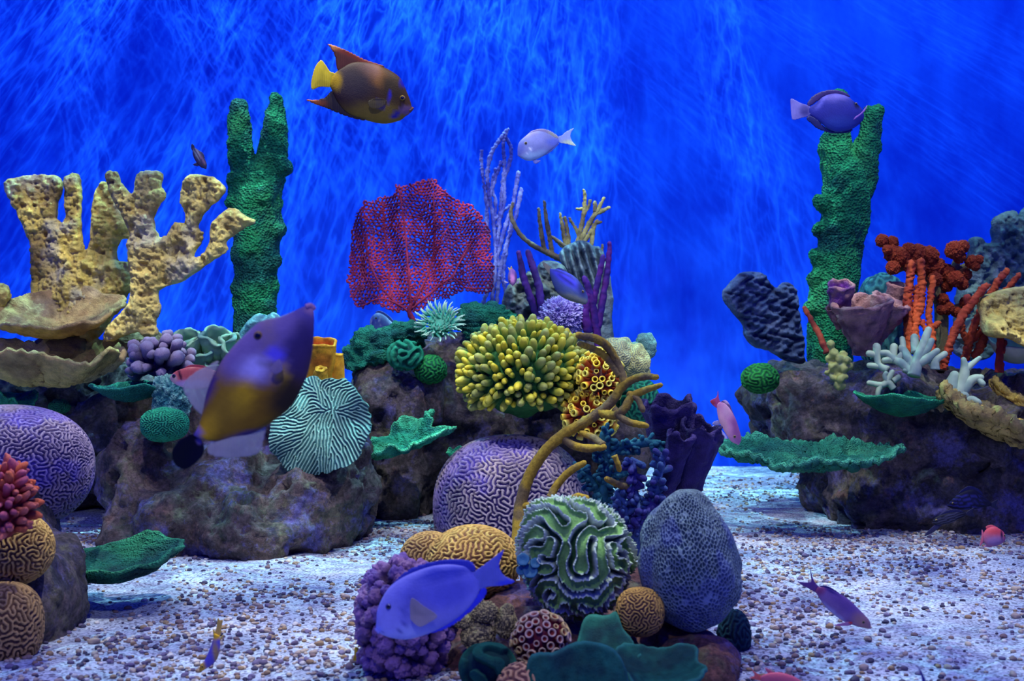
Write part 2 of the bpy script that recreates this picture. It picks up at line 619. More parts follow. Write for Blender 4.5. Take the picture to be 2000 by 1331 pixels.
def sheet(cx, cy, Y, rx, ry, dish=0.03, power=2.0, thick=0.012, tilt=(0, 0, 0), ruffle=0.02, k=5, wob=0.2, seed=0, nr=26, nt=120,
          rings=0.0, rough=0.004, span=(0, 2 * math.pi), rscale=45.0, radial=0.0, nrad=40):
    """a plate: polar sheet with wavy outline, dished, ruffled, with thickness. rx px half-width, ry metres half-depth"""
    rho = np.linspace(0.02, 1, nr)
    th = np.linspace(span[0], span[1], nt, endpoint=False)
    Rr, Th = np.meshgrid(rho, th, indexing='ij')
    c = np.stack([np.cos(Th), np.sin(Th), np.zeros_like(Th)], -1)
    R = 1 + wob * vnoise(c * 1.6 + seed * 3.7, seed) + 0.35 * wob * vnoise(c * 5 + 9, seed + 1)
    rxm = rx * Y / FPX
    x = Rr * R * np.cos(Th) * rxm
    y = Rr * R * np.sin(Th) * ry
    z = dish * Rr ** power + ruffle * Rr ** 2 * (0.6 * np.sin(k * Th + seed) + 0.8 * vnoise(c * 2.4 + seed, seed + 3))
    z = z + rings * np.sin(Rr * 38 + 3 * vnoise(c * 2, seed)) * Rr
    z = z + radial * np.sin(nrad * Th + 2 * vnoise(c * 2 + Rr[..., None], seed)) * Rr
    p = np.stack([x, y, z], -1).reshape(-1, 3)
    p[:, 2] += rough * fbm(p * rscale, 3, seed)
    i = np.arange(nr - 1)[:, None] * nt; j = np.arange(nt)[None]; j2 = (j + 1) % nt
    F = np.stack([i + j, i + nt + j, i + nt + j2, i + j2], -1).reshape(-1, 4)
    tk = thick * (1.25 - 0.8 * np.repeat(rho, nt) ** 3)
    V, Fs = solidify(p, F, tk)
    M = np.array(Euler(tilt, 'XYZ').to_matrix())
    V = V @ M.T + P(cx, cy, Y)
    ce = len(V)
    rr = np.concatenate([np.repeat(rho, nt)] * 2)
    return V, Fs, rr


def revolve(prof, n=28, ruffle=0.0, k=4, seed=0, noise=0.0, nscale=30.0):
    """profile [(r, h)] around z, closed outer+inner walls"""
    prof = np.asarray(prof, float)
    th = np.arange(n) * 2 * math.pi / n
    R = prof[:, 0][:, None]; H = prof[:, 1][:, None]
    hm = prof[:, 1].max()
    w = (np.clip(H / hm, 0, 1)) ** 1.5
    rr = R * (1 + ruffle * w * (np.sin(k * th + seed)[None] * 0.6 + 0.5 * np.sin((2 * k + 1) * th + seed * 2)[None]))
    V = np.stack([rr * np.cos(th), rr * np.sin(th), H + 0 * th + ruffle * 0.25 * hm * w * np.sin((k + 1) * th + 1 + seed)], -1).reshape(-1, 3)
    m = len(prof)
    i = np.arange(m - 1)[:, None] * n; j = np.arange(n)[None]; j2 = (j + 1) % n
    F = np.stack([i + j, i + j2, i + n + j2, i + n + j], -1).reshape(-1, 4)
    if noise:
        V = V + normals(V, F) * (noise * fbm(V * nscale + seed, 3, seed))[:, None]
    return V, F


def orient(V, base, top, up_len=True):
    """z axis geometry -> axis base->top"""
    d = np.asarray(top) - np.asarray(base)
    q = Vector(d).to_track_quat('Z', 'Y').to_matrix()
    return V @ np.array(q).T + np.asarray(base)


def fuse(parts, voxel):
    V, Fs = join(parts)
    me = make_mesh('tmp', V, Fs)
    o = bpy.data.objects.new('tmp', me)
    COL.objects.link(o)
    md = o.modifiers.new('r', 'REMESH')
    md.mode = 'VOXEL'
    md.voxel_size = voxel
    dg = bpy.context.evaluated_depsgraph_get()
    ev = o.evaluated_get(dg)
    m2 = bpy.data.meshes.new_from_object(ev)
    V2 = np.empty(len(m2.vertices) * 3); m2.vertices.foreach_get('co', V2)
    F2 = np.empty(len(m2.loops), np.int32); m2.loops.foreach_get('vertex_index', F2)
    bpy.data.objects.remove(o); bpy.data.meshes.remove(me); bpy.data.meshes.remove(m2)
    return V2.reshape(-1, 3), F2.reshape(-1, 4)


def relax(V, F, it=3):
    E = np.concatenate([F[:, [0, 1]], F[:, [1, 2]], F[:, [2, 3]], F[:, [3, 0]]])
    E = np.concatenate([E, E[:, ::-1]])
    deg = np.bincount(E[:, 0], minlength=len(V))
    for _ in range(it):
        A = np.stack([np.bincount(E[:, 0], V[E[:, 1], c], minlength=len(V)) for c in range(3)], 1) / deg[:, None]
        V = 0.4 * V + 0.6 * A
    return V


def blob(c, r, lev=3, p=2.0, rot=None):
    """superellipsoid ball"""
    V, F, _ = ico(lev)
    V = V.copy()
    if p != 2.0:
        V /= (np.abs(V) ** p).sum(1)[:, None] ** (1 / p)
    V = V * np.asarray(r)
    if rot is not None:
        V = V @ np.array(Euler(rot, 'XYZ').to_matrix()).T
    return V + np.asarray(c), F

# ================================================================ SETTING
def wall_material():
    m = bpy.data.materials.new('blue_painted_wall')
    m.use_nodes = True
    nt = m.node_tree
    b = nt.nodes['Principled BSDF']
    b.inputs['Roughness'].default_value = 0.85
    b.inputs['Specular IOR Level'].default_value = 0.1
    tc = nd(nt, 'ShaderNodeTexCoord')
    mp = nd(nt, 'ShaderNodeMapping')
    mp.inputs['Scale'].default_value = (1, 1, 0.55)
    nt.links.new(tc.outputs['Object'], mp.inputs[0])
    n1 = nd(nt, 'ShaderNodeTexNoise', i_Scale=2.4, i_Detail=5.0, i_Roughness=0.6)
    nt.links.new(mp.outputs[0], n1.inputs['Vector'])
    cr = nd(nt, 'ShaderNodeValToRGB')
    cr.color_ramp.elements[0].position = 0.36
    cr.color_ramp.elements[0].color = (0.006, 0.050, 0.62, 1)
    cr.color_ramp.elements[1].position = 0.66
    cr.color_ramp.elements[1].color = (0.014, 0.130, 0.90, 1)
    nt.links.new(n1.outputs['Fac'], cr.inputs[0])
    nt.links.new(cr.outputs[0], b.inputs['Base Color'])
    return m


def sand_material():
    m = bpy.data.materials.new('white_coral_sand')
    m.use_nodes = True
    nt = m.node_tree
    b = nt.nodes['Principled BSDF']
    b.inputs['Roughness'].default_value = 0.95
    b.inputs['Specular IOR Level'].default_value = 0.1
    tc = nd(nt, 'ShaderNodeTexCoord')
    v = nd(nt, 'ShaderNodeTexVoronoi', i_Scale=150.0)
    nt.links.new(tc.outputs['Object'], v.inputs['Vector'])
    bw = nd(nt, 'ShaderNodeRGBToBW')
    nt.links.new(v.outputs['Color'], bw.inputs[0])
    cr = nd(nt, 'ShaderNodeValToRGB')
    el = cr.color_ramp.elements
    el[0].position = 0.15; el[0].color = (*S(104, 98, 112), 1)
    el[1].position = 0.42; el[1].color = (*S(168, 174, 188), 1)
    e = el.new(0.85); e.color = (*S(204, 210, 218), 1)
    nt.links.new(bw.outputs[0], cr.inputs[0])
    n = nd(nt, 'ShaderNodeTexNoise', i_Scale=5.0, i_Detail=4.0)
    nt.links.new(tc.outputs['Object'], n.inputs['Vector'])
    mr = nd(nt, 'ShaderNodeMapRange', i_1=0.3, i_2=0.7, i_3=0.8, i_4=1.0)
    nt.links.new(n.outputs['Fac'], mr.inputs[0])
    mx = nd(nt, 'ShaderNodeVectorMath', operation='SCALE')
    nt.links.new(cr.outputs[0], mx.inputs[0]); nt.links.new(mr.outputs[0], mx.inputs['Scale'])
    nt.links.new(mx.outputs[0], b.inputs['Base Color'])
    bp = nd(nt, 'ShaderNodeBump', i_Strength=0.8, i_Distance=0.006)
    n3 = nd(nt, 'ShaderNodeTexNoise', i_Scale=140.0, i_Detail=4.0, i_Roughness=0.7)
    nt.links.new(tc.outputs['Object'], n3.inputs['Vector'])
    nt.links.new(n3.outputs['Fac'], bp.inputs['Height'])
    nt.links.new(bp.outputs['Normal'], b.inputs['Normal'])
    return m


def sand_h(x, y):
    p = np.stack([x, y, 0 * x], -1)
    return 0.022 * fbm(p * 1.7, 3, 5) + 0.006 * vnoise(p * 9, 6)


def build_floor():
    xs = np.concatenate([np.linspace(-7, -2.6, 20)[:-1], np.linspace(-2.6, 2.6, 300), np.linspace(2.6, 7, 20)[1:]])
    ys = np.concatenate([np.linspace(-0.5, 2.4, 12)[:-1], np.linspace(2.4, 7.8, 320)])
    X, Yg = np.meshgrid(xs, ys)
    Z = sand_h(X, Yg)
    V = np.stack([X, Yg, Z], -1).reshape(-1, 3)
    idx = np.arange(len(V)).reshape(len(ys), len(xs))
    F = np.stack([idx[:-1, :-1], idx[:-1, 1:], idx[1:, 1:], idx[1:, :-1]], -1).reshape(-1, 4)
    o = obj('floor', V, F, sand_material(), origin=(0, 0, 0))
    tag(o, 'white coral sand covering the bottom of the tank', None, kind='structure')


def build_wall():
    xs = np.linspace(-7, 7, 40); zs = np.linspace(-0.3, 6.0, 20)
    X, Z = np.meshgrid(xs, zs)
    V = np.stack([X, np.full_like(X, 7.8), Z], -1).reshape(-1, 3)
    idx = np.arange(len(V)).reshape(len(zs), len(xs))
    F = np.stack([idx[:-1, :-1], idx[:-1, 1:], idx[1:, 1:], idx[1:, :-1]], -1).reshape(-1, 4)
    V2, F2 = solidify(V, F, 0.1)
    o = obj('wall_back', V2, F2, wall_material(), origin=(0, 7.8, 0), smooth=False)
    tag(o, 'blue painted back wall of the aquarium', None, kind='structure')


build_floor()
build_wall()

# ---------------------------------------------------------------- reef rocks
ROCK_GREY = rock_material('reef_rock_grey', [S(54, 48, 72), S(92, 76, 78), S(78, 64, 58), S(118, 98, 92), S(84, 84, 66), S(98, 90, 124)])
ROCK_DARK = rock_material('reef_rock_dark', [S(52, 50, 74), S(84, 78, 92), S(70, 64, 62), S(112, 98, 100), S(96, 90, 70), S(90, 88, 130)])
ROCK_RUST = rock_material('reef_rock_rust', [S(74, 46, 62), S(124, 74, 70), S(96, 66, 60), S(150, 100, 84), S(120, 84, 104), S(96, 78, 110)])


ROCKS = []


def rock(name, label, blobs, m, voxel=0.015, amp=0.05, seed=0, pits=0.03, p=2.8):
    parts = []
    ROCKS.extend(blobs)
    for (px, py, Y, rx, ry, rz) in blobs:
        parts.append(blob(P(px, py, Y), (rx * Y / FPX, ry, rz * Y / FPX), 4, p))
    V, F = fuse(parts, voxel)
    V = relax(V, F, 6)
    n = normals(V, F)
    d = 1.7 * amp * fbm(V * 3.6 + seed, 3, seed) + amp * 0.9 * fbm(V * 11, 5, seed + 4, .6)
    pit = sm(0.34, 0.55, vnoise(V * 15.0 + seed, seed + 8)) * sm(-0.3, 0.2, vnoise(V * 3 + 3, seed + 2))
    V = V + n * (d - 1.4 * pits * pit)[:, None]
    V[:, 2] = np.maximum(V[:, 2], -0.06)
    return obj(name, V, F, m, label=label, cat='rock')


rock('reef_rock', 'dark rounded reef rock under the yellow elkhorn coral at the back left',
     [(40, 850, 6.1, 250, .6, 170), (230, 850, 5.95, 130, .42, 150), (390, 810, 6.15, 120, .42, 150), (196, 840, 5.5, 52, .2, 62), (330, 880, 5.8, 100, .3, 150)], ROCK_DARK, seed=1)
rock('reef_boulder', 'big grey brown pitted boulder below the small green dome coral',
     [(300, 950, 5.0, 72, .32, 140), (345, 850, 5.2, 44, .2, 66), (390, 1010, 4.92, 120, .34, 115), (500, 1030, 4.86, 130, .38, 92), (470, 920, 5.1, 100, .3, 60),
      (600, 1000, 4.95, 90, .34, 120), (668, 960, 5.1, 52, .3, 120), (600, 880, 5.2, 80, .28, 100), (270, 1050, 4.85, 46, .25, 60)], ROCK_GREY, seed=2, p=2.2, amp=0.06)
rock('reef_rock', 'tall brown and blue rock below the anemone in the middle of the reef',
     [(780, 850, 5.9, 110, .42, 165), (900, 840, 5.95, 130, .4, 180), (850, 760, 6.0, 70, .3, 105), (1090, 830, 5.85, 110, .42, 170), (1165, 800, 5.85, 75, .35, 140), (760, 960, 5.75, 85, .3, 60), (1212, 850, 5.5, 52, .22, 100)], ROCK_DARK, seed=3)
rock('reef_rock', 'large dark rock carrying the orange corals at the right edge',
     [(1600, 800, 5.75, 128, .45, 95), (1760, 830, 5.65, 170, .5, 110), (1960, 840, 5.7, 230, .6, 105), (1900, 960, 5.55, 260, .5, 120), (1690, 950, 5.6, 100, .45, 125), (1930, 890, 5.15, 36, .14, 40)], ROCK_DARK, seed=4)
rock('reef_rock', 'rust coloured base rock carrying the foreground coral group',
     [(960, 1330, 3.15, 130, .3, 95), (1150, 1330, 3.15, 180, .34, 110), (1330, 1310, 3.12, 92, .28, 95), (1150, 1230, 3.75, 170, .4, 130), (890, 1300, 3.2, 70, .2, 80), (1010, 1230, 3.4, 120, .3, 90)], ROCK_RUST, voxel=0.011, amp=0.03, seed=5, pits=0.015)
rock('reef_rock', 'dark blue base rock under the brain corals at the left edge',
     [(40, 1190, 3.42, 100, .25, 140), (20, 1060, 3.6, 80, .2, 130), (-60, 1150, 3.4, 120, .3, 200)], ROCK_DARK, voxel=0.011, amp=0.03, seed=6, pits=0.015)

# ================================================================ CORALS
M_ROUGH = mat('rough_stony_coral', bump='noise', bscale=85, bstr=0.8, bdist=0.016, mott=0.4, mscale=22)
M_FINE = mat('fine_stony_coral', bump='noise', bscale=220, bstr=0.7, bdist=0.005, mott=0.3, mscale=40)
M_CELL = mat('pored_coral', bump='cells', bscale=150, bstr=0.8, bdist=0.010, mott=0.32, mscale=26)
M_GRAIN = mat('grainy_coral', bump='cells', bscale=85, bstr=1.0, bdist=0.018, mott=0.45, mscale=40)
M_SOFT = mat('soft_coral_flesh', bump='noise', bscale=180, bstr=0.25, bdist=0.003, mott=0.15, mscale=40, rough=0.55, spec=0.35)
M_SMOOTH = mat('smooth_coral', bump='noise', bscale=60, bstr=0.15, bdist=0.003, mott=0.12, mscale=16, rough=0.6)
M_ROD = mat('fuzzy_gorgonian', bump='noise', bscale=330, bstr=0.8, bdist=0.004, mott=0.35, mscale=120)

YELLOW1, YELLOW2, YELLOW3 = S(226, 196, 92), S(186, 154, 76), S(206, 194, 146)


def stony_cols(V, a, b, c, scale=9.0, seed=0):
    n = fbm(V * scale, 4, seed)
    C = mix(a, b, sm(-0.1, 0.35, n))
    return mixc(C, c, 0.8 * sm(0.0, 0.45, fbm(V * scale * 0.7 + 40, 4, seed + 5)))


def pitted(x, y):
    p = np.stack([x, y, 0 * x], 1)
    return -0.016 * sm(.15, .6, vnoise(p * .085, 5)) + .009 * vnoise(p * .17, 6) + .005 * vnoise(p * .33, 7)


# ---- elkhorn corals at the left
elk1 = [(-4, 350), (33, 336), (67, 334), (99, 340), (109, 363), (99, 397), (99, 422), (111, 432), (120, 422), (114, 376), (114, 346), (130, 333),
        (147, 342), (151, 376), (154, 426), (162, 481), (170, 485), (173, 447), (175, 392), (185, 355), (210, 355), (227, 392), (248, 456),
        (227, 468), (223, 506), (252, 512), (254, 540), (248, 569), (227, 603), (210, 640), (185, 668), (126, 670), (101, 640), (62, 590), (56, 569),
        (50, 502), (44, 468), (17, 409), (-2, 376)]
elk2 = [(193, 336), (214, 329), (229, 355), (254, 376), (261, 338), (286, 329), (310, 336), (309, 363), (318, 378), (303, 405), (297, 426),
        (305, 460), (320, 458), (337, 432), (355, 435), (353, 409), (343, 388), (351, 350), (370, 337), (416, 346), (441, 369), (425, 392),
        (395, 418), (385, 443), (397, 456), (391, 477), (376, 498), (391, 500), (410, 472), (416, 435), (454, 406), (480, 422), (498, 432),
        (480, 445), (446, 472), (448, 491), (412, 514), (358, 548), (309, 569), (315, 603), (307, 628), (309, 653), (292, 665), (273, 649),
        (236, 662), (204, 666), (210, 637), (248, 599), (257, 561), (248, 510), (244, 477), (250, 456), (227, 414), (206, 380)]
ea = thing('elkhorn_coral', 'broad yellow elkhorn coral with three upright lobes and a dished base, leftmost', 'coral', P(120, 690, 5.6))
V, F, Q, sd = slab([elk1], 5.55, 2.0, 0.085, 15, 0.040, 15, bend=lambda x, y: 0.0006 * (y - 600) * -1 * 0.6 + 0.03 * np.sin(x * 0.03), seed=11, jit=0.9, relief=pitted)
obj('branch_plate', V, F, M_ROUGH, stony_cols(V, YELLOW1, YELLOW2, YELLOW3, 9, 2), ea)
V, F, rr = sheet(114, 640, 5.40, 134, 0.2, 0.10, 1.6, 0.03, (0.52, -0.05, 0), 0.03, 4, 0.22, 3, rough=0.012)
obj('dish', V, F, M_ROUGH, stony_cols(V, S(190, 160, 96), S(160, 128, 80), S(196, 172, 120), 8, 3), ea)
V, F = blob(P(120, 690, 5.5), (0.13, 0.11, 0.09), 5); V = V + normals(V, F) * (0.03 * fbm(V * 12, 3, 3))[:, None]
obj('stalk', V, F, M_ROUGH, S(120, 98, 64), ea)
V, F = blob(P(-4, 578, 5.4), (0.055, 0.05, 0.06), 5); V = V + normals(V, F) * (0.02 * fbm(V * 22, 3, 3))[:, None]
obj('nub', V, F, M_ROUGH, stony_cols(V, YELLOW1, YELLOW2, YELLOW3, 9, 2), ea)
eb = thing('elkhorn_coral', 'yellow elkhorn coral with antler arms reaching towards the green pillar', 'coral', P(265, 665, 5.35))
V, F, Q, sd = slab([elk2], 5.3, 2.0, 0.075, 13, 0.040, 16, bend=lambda x, y: 0.00025 * (600 - y) - 0.05 * sm(300, 500, x) + 0.02 * np.sin(x * 0.04), seed=12, jit=0.9, relief=pitted)
obj('branch_plate', V, F, M_ROUGH, stony_cols(V, S(228, 204, 108), S(190, 164, 88), S(212, 200, 150), 9, 4), eb)
V, F = blob(P(262, 668, 5.45), (0.14, 0.13, 0.06), 5); V = V + normals(V, F) * (0.03 * fbm(V * 12, 3, 6))[:, None]
obj('stalk', V, F, M_ROUGH, S(128, 106, 70), eb)
V, F, rr = sheet(95, 732, 5.25, 150, 0.24, 0.12, 2.2, 0.035, (0.16, 0.06, 0), 0.045, 6, 0.25, 5, rough=0.02)
obj('shelf_coral', V, F, M_ROUGH, stony_cols(V, S(206, 172, 96), S(170, 136, 80), S(190, 168, 120), 9, 7), label='long yellow brown shelf coral with a crusty rim under the elkhorn corals', cat='coral')

# ---- green pillar corals
GR1, GR2, GR3 = S(20, 124, 70), S(12, 88, 70), S(50, 152, 80)


def pillar(name, label, tubes, knobs, Y, seed):
    parts = [px_tube([t[:2] for t in tb], Y, [t[2] for t in tb], 20) for tb in tubes]
    for (x, y, r, dy) in knobs:
        parts.append(blob(P(x, y, Y - dy), np.array((r, r * .9, r)) * Y / FPX, 3))
    V, F = fuse(parts, 0.0095)
    V = relax(V, F, 5)
    n = normals(V, F)
    V = V + n * (0.020 * fbm(V * 8 + seed, 2, seed) + 0.008 * vnoise(V * 24, seed) + 0.005 * vnoise(V * 75, seed + 1))[:, None]
    C = stony_cols(V, GR1, GR2, GR3, 7, seed)
    return obj(name, V, F, M_GRAIN, C, label=label, cat='coral')


pillar('pillar_coral', 'tall green two pronged pillar coral behind the elkhorn arms',
       [[(500, 690, 44), (499, 600, 42), (499, 520, 43), (500, 440, 49), (502, 385, 46), (500, 350, 36)],
        [(486, 420, 38), (474, 340, 27), (470, 270, 24), (468, 212, 21)], [(515, 400, 38), (527, 320, 28), (534, 255, 24), (538, 198, 19)]],
       [(548, 330, 18, 0.02), (540, 450, 20, 0.03), (535, 510, 18, 0.04), (533, 560, 17, 0.03), (456, 350, 16, 0.03), (452, 395, 14, 0.04), (500, 470, 24, .07), (515, 380, 24, .08), (462, 560, 14, .04), (520, 600, 18, .06)], 6.2, 21)
pillar('pillar_coral', 'tall green lumpy pillar coral behind the purple vase sponge',
       [[(1622, 720, 42), (1624, 640, 42), (1630, 560, 44), (1640, 480, 46), (1652, 400, 48), (1656, 350, 44)],
        [(1645, 370, 38), (1634, 300, 30), (1634, 240, 27), (1640, 194, 21)], [(1672, 380, 34), (1688, 310, 27), (1699, 255, 25), (1705, 222, 23)]],
       [(1655, 492, 19, .07), (1606, 400, 18, .04), (1600, 450, 18, .04), (1596, 500, 19, .03), (1592, 545, 18, .03), (1590, 600, 20, .03), (1600, 650, 20, .02), (1660, 330, 16, .06), (1690, 365, 18, .04), (1630, 440, 22, .06), (1640, 300, 18, .05), (1622, 560, 22, .06)], 6.1, 22)


# ---- sea fan
def sea_fan():
    Y = 5.75
    out = [(794, 608), (772, 611), (744, 599), (722, 593), (702, 603), (684, 582), (677, 540), (677, 509), (680, 470), (682, 442), (698, 415), (716, 396),
           (730, 392), (744, 380), (758, 384), (772, 379), (777, 362), (794, 369), (802, 362), (817, 354), (842, 350), (862, 366), (876, 380), (890, 389), (912, 397),
           (928, 405), (940, 422), (954, 448), (958, 480), (961, 512), (962, 562), (929, 572), (906, 565), (890, 575), (876, 583), (839, 590), (811, 610)]
    poly = smooth_poly(out, 4, 1.2, 3)
    rng = np.random.RandomState(4)
    g = 7.0
    pts = []
    for r, y in enumerate(np.arange(340, 625, g * 0.87)):
        for x in np.arange(665, 975, g):
            pts.append((x + (r % 2) * g / 2 + rng.uniform(-2.5, 2.5), y + rng.uniform(-2.5, 2.5)))
    pts = np.array(pts)
    sd, _ = poly_sd(pts, poly)
    pts = pts[sd > -g * 1.1]
    res = delaunay_2d_cdt([Vector(p) for p in pts], [], [], 0, 1e-6)
    tv = np.array([tuple(v) for v in res[0]])
    tri = np.array([f for f in res[2] if len(f) == 3])
    cen = tv[tri].mean(1)
    edge = {}
    for k, t in enumerate(tri):
        for a in range(3):
            edge.setdefault(tuple(sorted((t[a], t[(a + 1) % 3]))), []).append(k)
    def yo(x, y):
        return 0.045 * np.sin(x * 0.085 + 0.8 * np.sin(y * 0.02)) * sm(620, 520, y) + 0.05 * ((x - 815) / 150.0) ** 2 + 0.015 * np.sin(y * .03)
    def W3(q, off=0.0):
        q = np.atleast_2d(q)
        X = (q[:, 0] - 1000) / FPX * Y; Z = CAMZ - (q[:, 1] - 665.5) / FPX * Y
        return np.stack([X, Y + yo(q[:, 0], q[:, 1]) - off, Z], 1)
    csd, _ = poly_sd(cen, poly)
    A, B = [], []
    for ks in edge.values():
        if len(ks) == 2 and csd[ks[0]] > -1 and csd[ks[1]] > -1:
            A.append(cen[ks[0]]); B.append(cen[ks[1]])
    A = np.array(A); B = np.array(B)
    a, b = W3(A), W3(B)
    d = b - a
    L = np.linalg.norm(d, axis=1)[:, None]
    d = d / L
    a = a - d * 0.0012; b = b + d * 0.0012
    s = np.cross(d, (0, 1, 0)); s /= np.linalg.norm(s, axis=1)[:, None]
    u = np.cross(d, s)
    r = 0.0050 * (1 + 0.35 * rng.uniform(-1, 1, (len(a), 1)))
    rings = []
    for e in (a, b):
        for k in range(5):
            an = k * 2 * math.pi / 5
            rings.append(e + r * (math.cos(an) * s + math.sin(an) * u))
    V = np.stack(rings, 1)
    n = len(a)
    base = np.arange(n)[:, None] * 10
    F = np.concatenate([np.concatenate([base + k, base + (k + 1) % 5, base + 5 + (k + 1) % 5, base + 5 + k], 1) for k in range(5)])
    V = V.reshape(-1, 3)
    t = thing('sea_fan', 'large crimson sea fan with a net of fine branches', 'coral', P(814, 640, Y))
    nz = fbm(V * 9, 3, 2)
    obj('net', V, F, M_FINE, mix(S(172, 54, 80), S(106, 34, 80), sm(-0.2, 0.3, nz)), t)
    veins = [([(815, 645), (806, 625), (800, 610), (803, 595)], 7), ([(802, 605), (835, 578), (868, 552), (888, 545), (912, 562), (960, 563)], 3.6),
             ([(884, 546), (900, 505), (925, 468), (955, 452)], 3.2), ([(800, 610), (772, 592), (740, 584), (704, 600)], 3.4),
             ([(780, 598), (748, 565), (724, 515), (712, 465), (705, 430)], 3.0), ([(803, 600), (800, 540), (794, 470), (786, 400), (780, 368)], 3.2),
             ([(808, 597), (838, 525), (850, 450), (848, 380)], 3.2), ([(842, 510), (875, 445), (900, 402)], 2.6), ([(765, 585), (756, 520), (748, 440), (744, 390)], 2.6), ([(690, 580), (700, 560), (725, 560), (745, 562)], 2.4)]
    for pl, r in veins:
        q = spline(np.array(pl, float), len(pl) * 5)
        w = W3(q, 0.002)
        V, F = tube(w, np.linspace(r, r * 0.5, len(w)) * (1 if r > 6 else .8) * Y / FPX, 8, n=len(w), knob=0.002, kscale=90)
        obj('stem' if r > 6 else 'vein', V, F, M_FINE, S(146, 46, 72), t)


sea_fan()


# ---- branching corals made of rods
def rods(name, label, branches, Y, m, ca, cb, sides=9, knob=0.0, kscale=90, cat='coral', part='branch', seed=0, tipc=None, dep=0.05, group=None):
    allp = [p for b in branches for p in b[0]]
    lowest = max(allp, key=lambda p: p[1])
    t = thing(name, label, cat, P(lowest[0], lowest[1], Y), group)
    rng = np.random.RandomState(seed + 100)
    for k, br in enumerate(branches):
        pl, r = br[0], br[1]
        pl = np.array(pl, float)
        ph = rng.uniform(0, 6.28)
        Ys = Y + dep * 0.5 * np.sin(pl[:, 0] * 0.021 + pl[:, 1] * 0.017 + seed)
        V, F = px_tube(pl, Ys, r, sides, knob, kscale, seed + k, n=max(8, int(np.linalg.norm(np.diff(pl, axis=0), axis=1).sum() / 2.2)))
        C = mix(ca, cb, sm(-0.2, 0.3, fbm(V * 18, 3, seed + k)))
        obj(part, V, F, m, C, t)
    return t


rods('sea_whip', 'tall lavender blue sea whip with thin knotted rods beside the sea fan',
     [([(960, 590), (968, 520), (965, 440), (955, 380), (952, 340), (960, 300), (975, 275), (992, 252)], [4, 4, 4, 4, 4, 4, 4, 3]),
      ([(1000, 640), (985, 560), (972, 500), (975, 440), (980, 380), (985, 320), (983, 280), (990, 255)], 3.6),
      ([(985, 262), (998, 290), (995, 320), (985, 350), (984, 400), (972, 440)], 3.4),
      ([(941, 293), (940, 315), (943, 345), (948, 380), (952, 430), (955, 480)], 3),
      ([(952, 470), (950, 420), (958, 380), (970, 340), (978, 318)], 3.4),
      ([(966, 430), (968, 400), (962, 360), (968, 330)], 3),
      ([(972, 500), (985, 450), (1000, 405), (1008, 365), (1012, 338)], 4),
      ([(975, 540), (983, 500), (995, 460), (1008, 420), (1018, 370)], 4),
      ([(965, 430), (980, 415), (1000, 400)], 3), ([(985, 560), (985, 520), (993, 470), (998, 430)], 3),
      ([(940, 600), (955, 560), (968, 520)], 4.2), ([(968, 620), (972, 570), (975, 540)], 4)], 6.05, M_ROD, S(128, 140, 206), S(74, 84, 176), 8, 0.005, 130, seed=31)
rods('gorgonian', 'olive tan gorgonian with a long curved arm and two upright prongs',
     [([(1100, 508), (1072, 495), (1042, 480), (1018, 460), (1004, 438), (998, 418), (1001, 398)], [6.5, 6, 5, 4.5, 4.5, 4, 3]),
      ([(1064, 492), (1058, 460), (1054, 430), (1052, 408)], [5, 4.5, 4, 3]), ([(1078, 496), (1073, 460), (1067, 430), (1063, 394)], [5, 4.5, 4.5, 3]),
      ([(1110, 486), (1095, 475), (1078, 463)], [4, 4, 3])], 5.95, M_ROD, S(118, 106, 78), S(80, 72, 70), 9, 0.003, 120, seed=32)
rods('gorgonian', 'yellow twiggy gorgonian standing behind the grey ribbed fan coral',
     [([(1112, 500), (1104, 470), (1098, 440), (1094, 418)], [5, 5, 4, 3]), ([(1112, 490), (1110, 460), (1103, 425)], [4, 4, 3]),
      ([(1120, 500), (1130, 465), (1138, 430), (1142, 400), (1141, 372)], [5, 5, 4.5, 4, 3]), ([(1138, 425), (1148, 405), (1153, 392)], 3),
      ([(1140, 408), (1128, 408)], 3), ([(1130, 490), (1142, 455), (1158, 425), (1168, 410), (1179, 388)], [6, 5, 5, 4, 3]),
      ([(1160, 420), (1176, 412), (1190, 405)], [4, 4, 3]), ([(1162, 415), (1162, 396)], 4), ([(1135, 470), (1125, 448), (1113, 428)], [4, 3.5, 3]),
      ([(1150, 500), (1157, 465), (1160, 440), (1174, 434)], [5, 4, 4, 3]), ([(1135, 480), (1155, 452), (1166, 432)], [5, 4, 3]),
      ([(1176, 510), (1176, 490), (1176, 480)], 3), ([(1120, 495), (1098, 480), (1085, 468)], [5, 4, 3])], 6.0, M_ROD, S(162, 158, 96), S(108, 100, 72), 9, 0.004, 130, seed=33)
PUR1, PUR2 = S(74, 36, 120), S(48, 26, 96)
rods('finger_sponge', 'pair of dark purple finger sponges left of the blue spotted trunkfish',
     [([(1053, 640), (1045, 610), (1034, 575), (1022, 540), (1013, 495)], [7, 7, 7.5, 6.5, 5]),
      ([(1056, 640), (1057, 600), (1052, 560), (1042, 525), (1031, 493)], [7, 7.5, 7.5, 7.5, 5]), ([(1040, 520), (1036, 508)], 6)], 5.5, M_FINE, PUR2, PUR1, 10, 0.004, 60, seed=34)
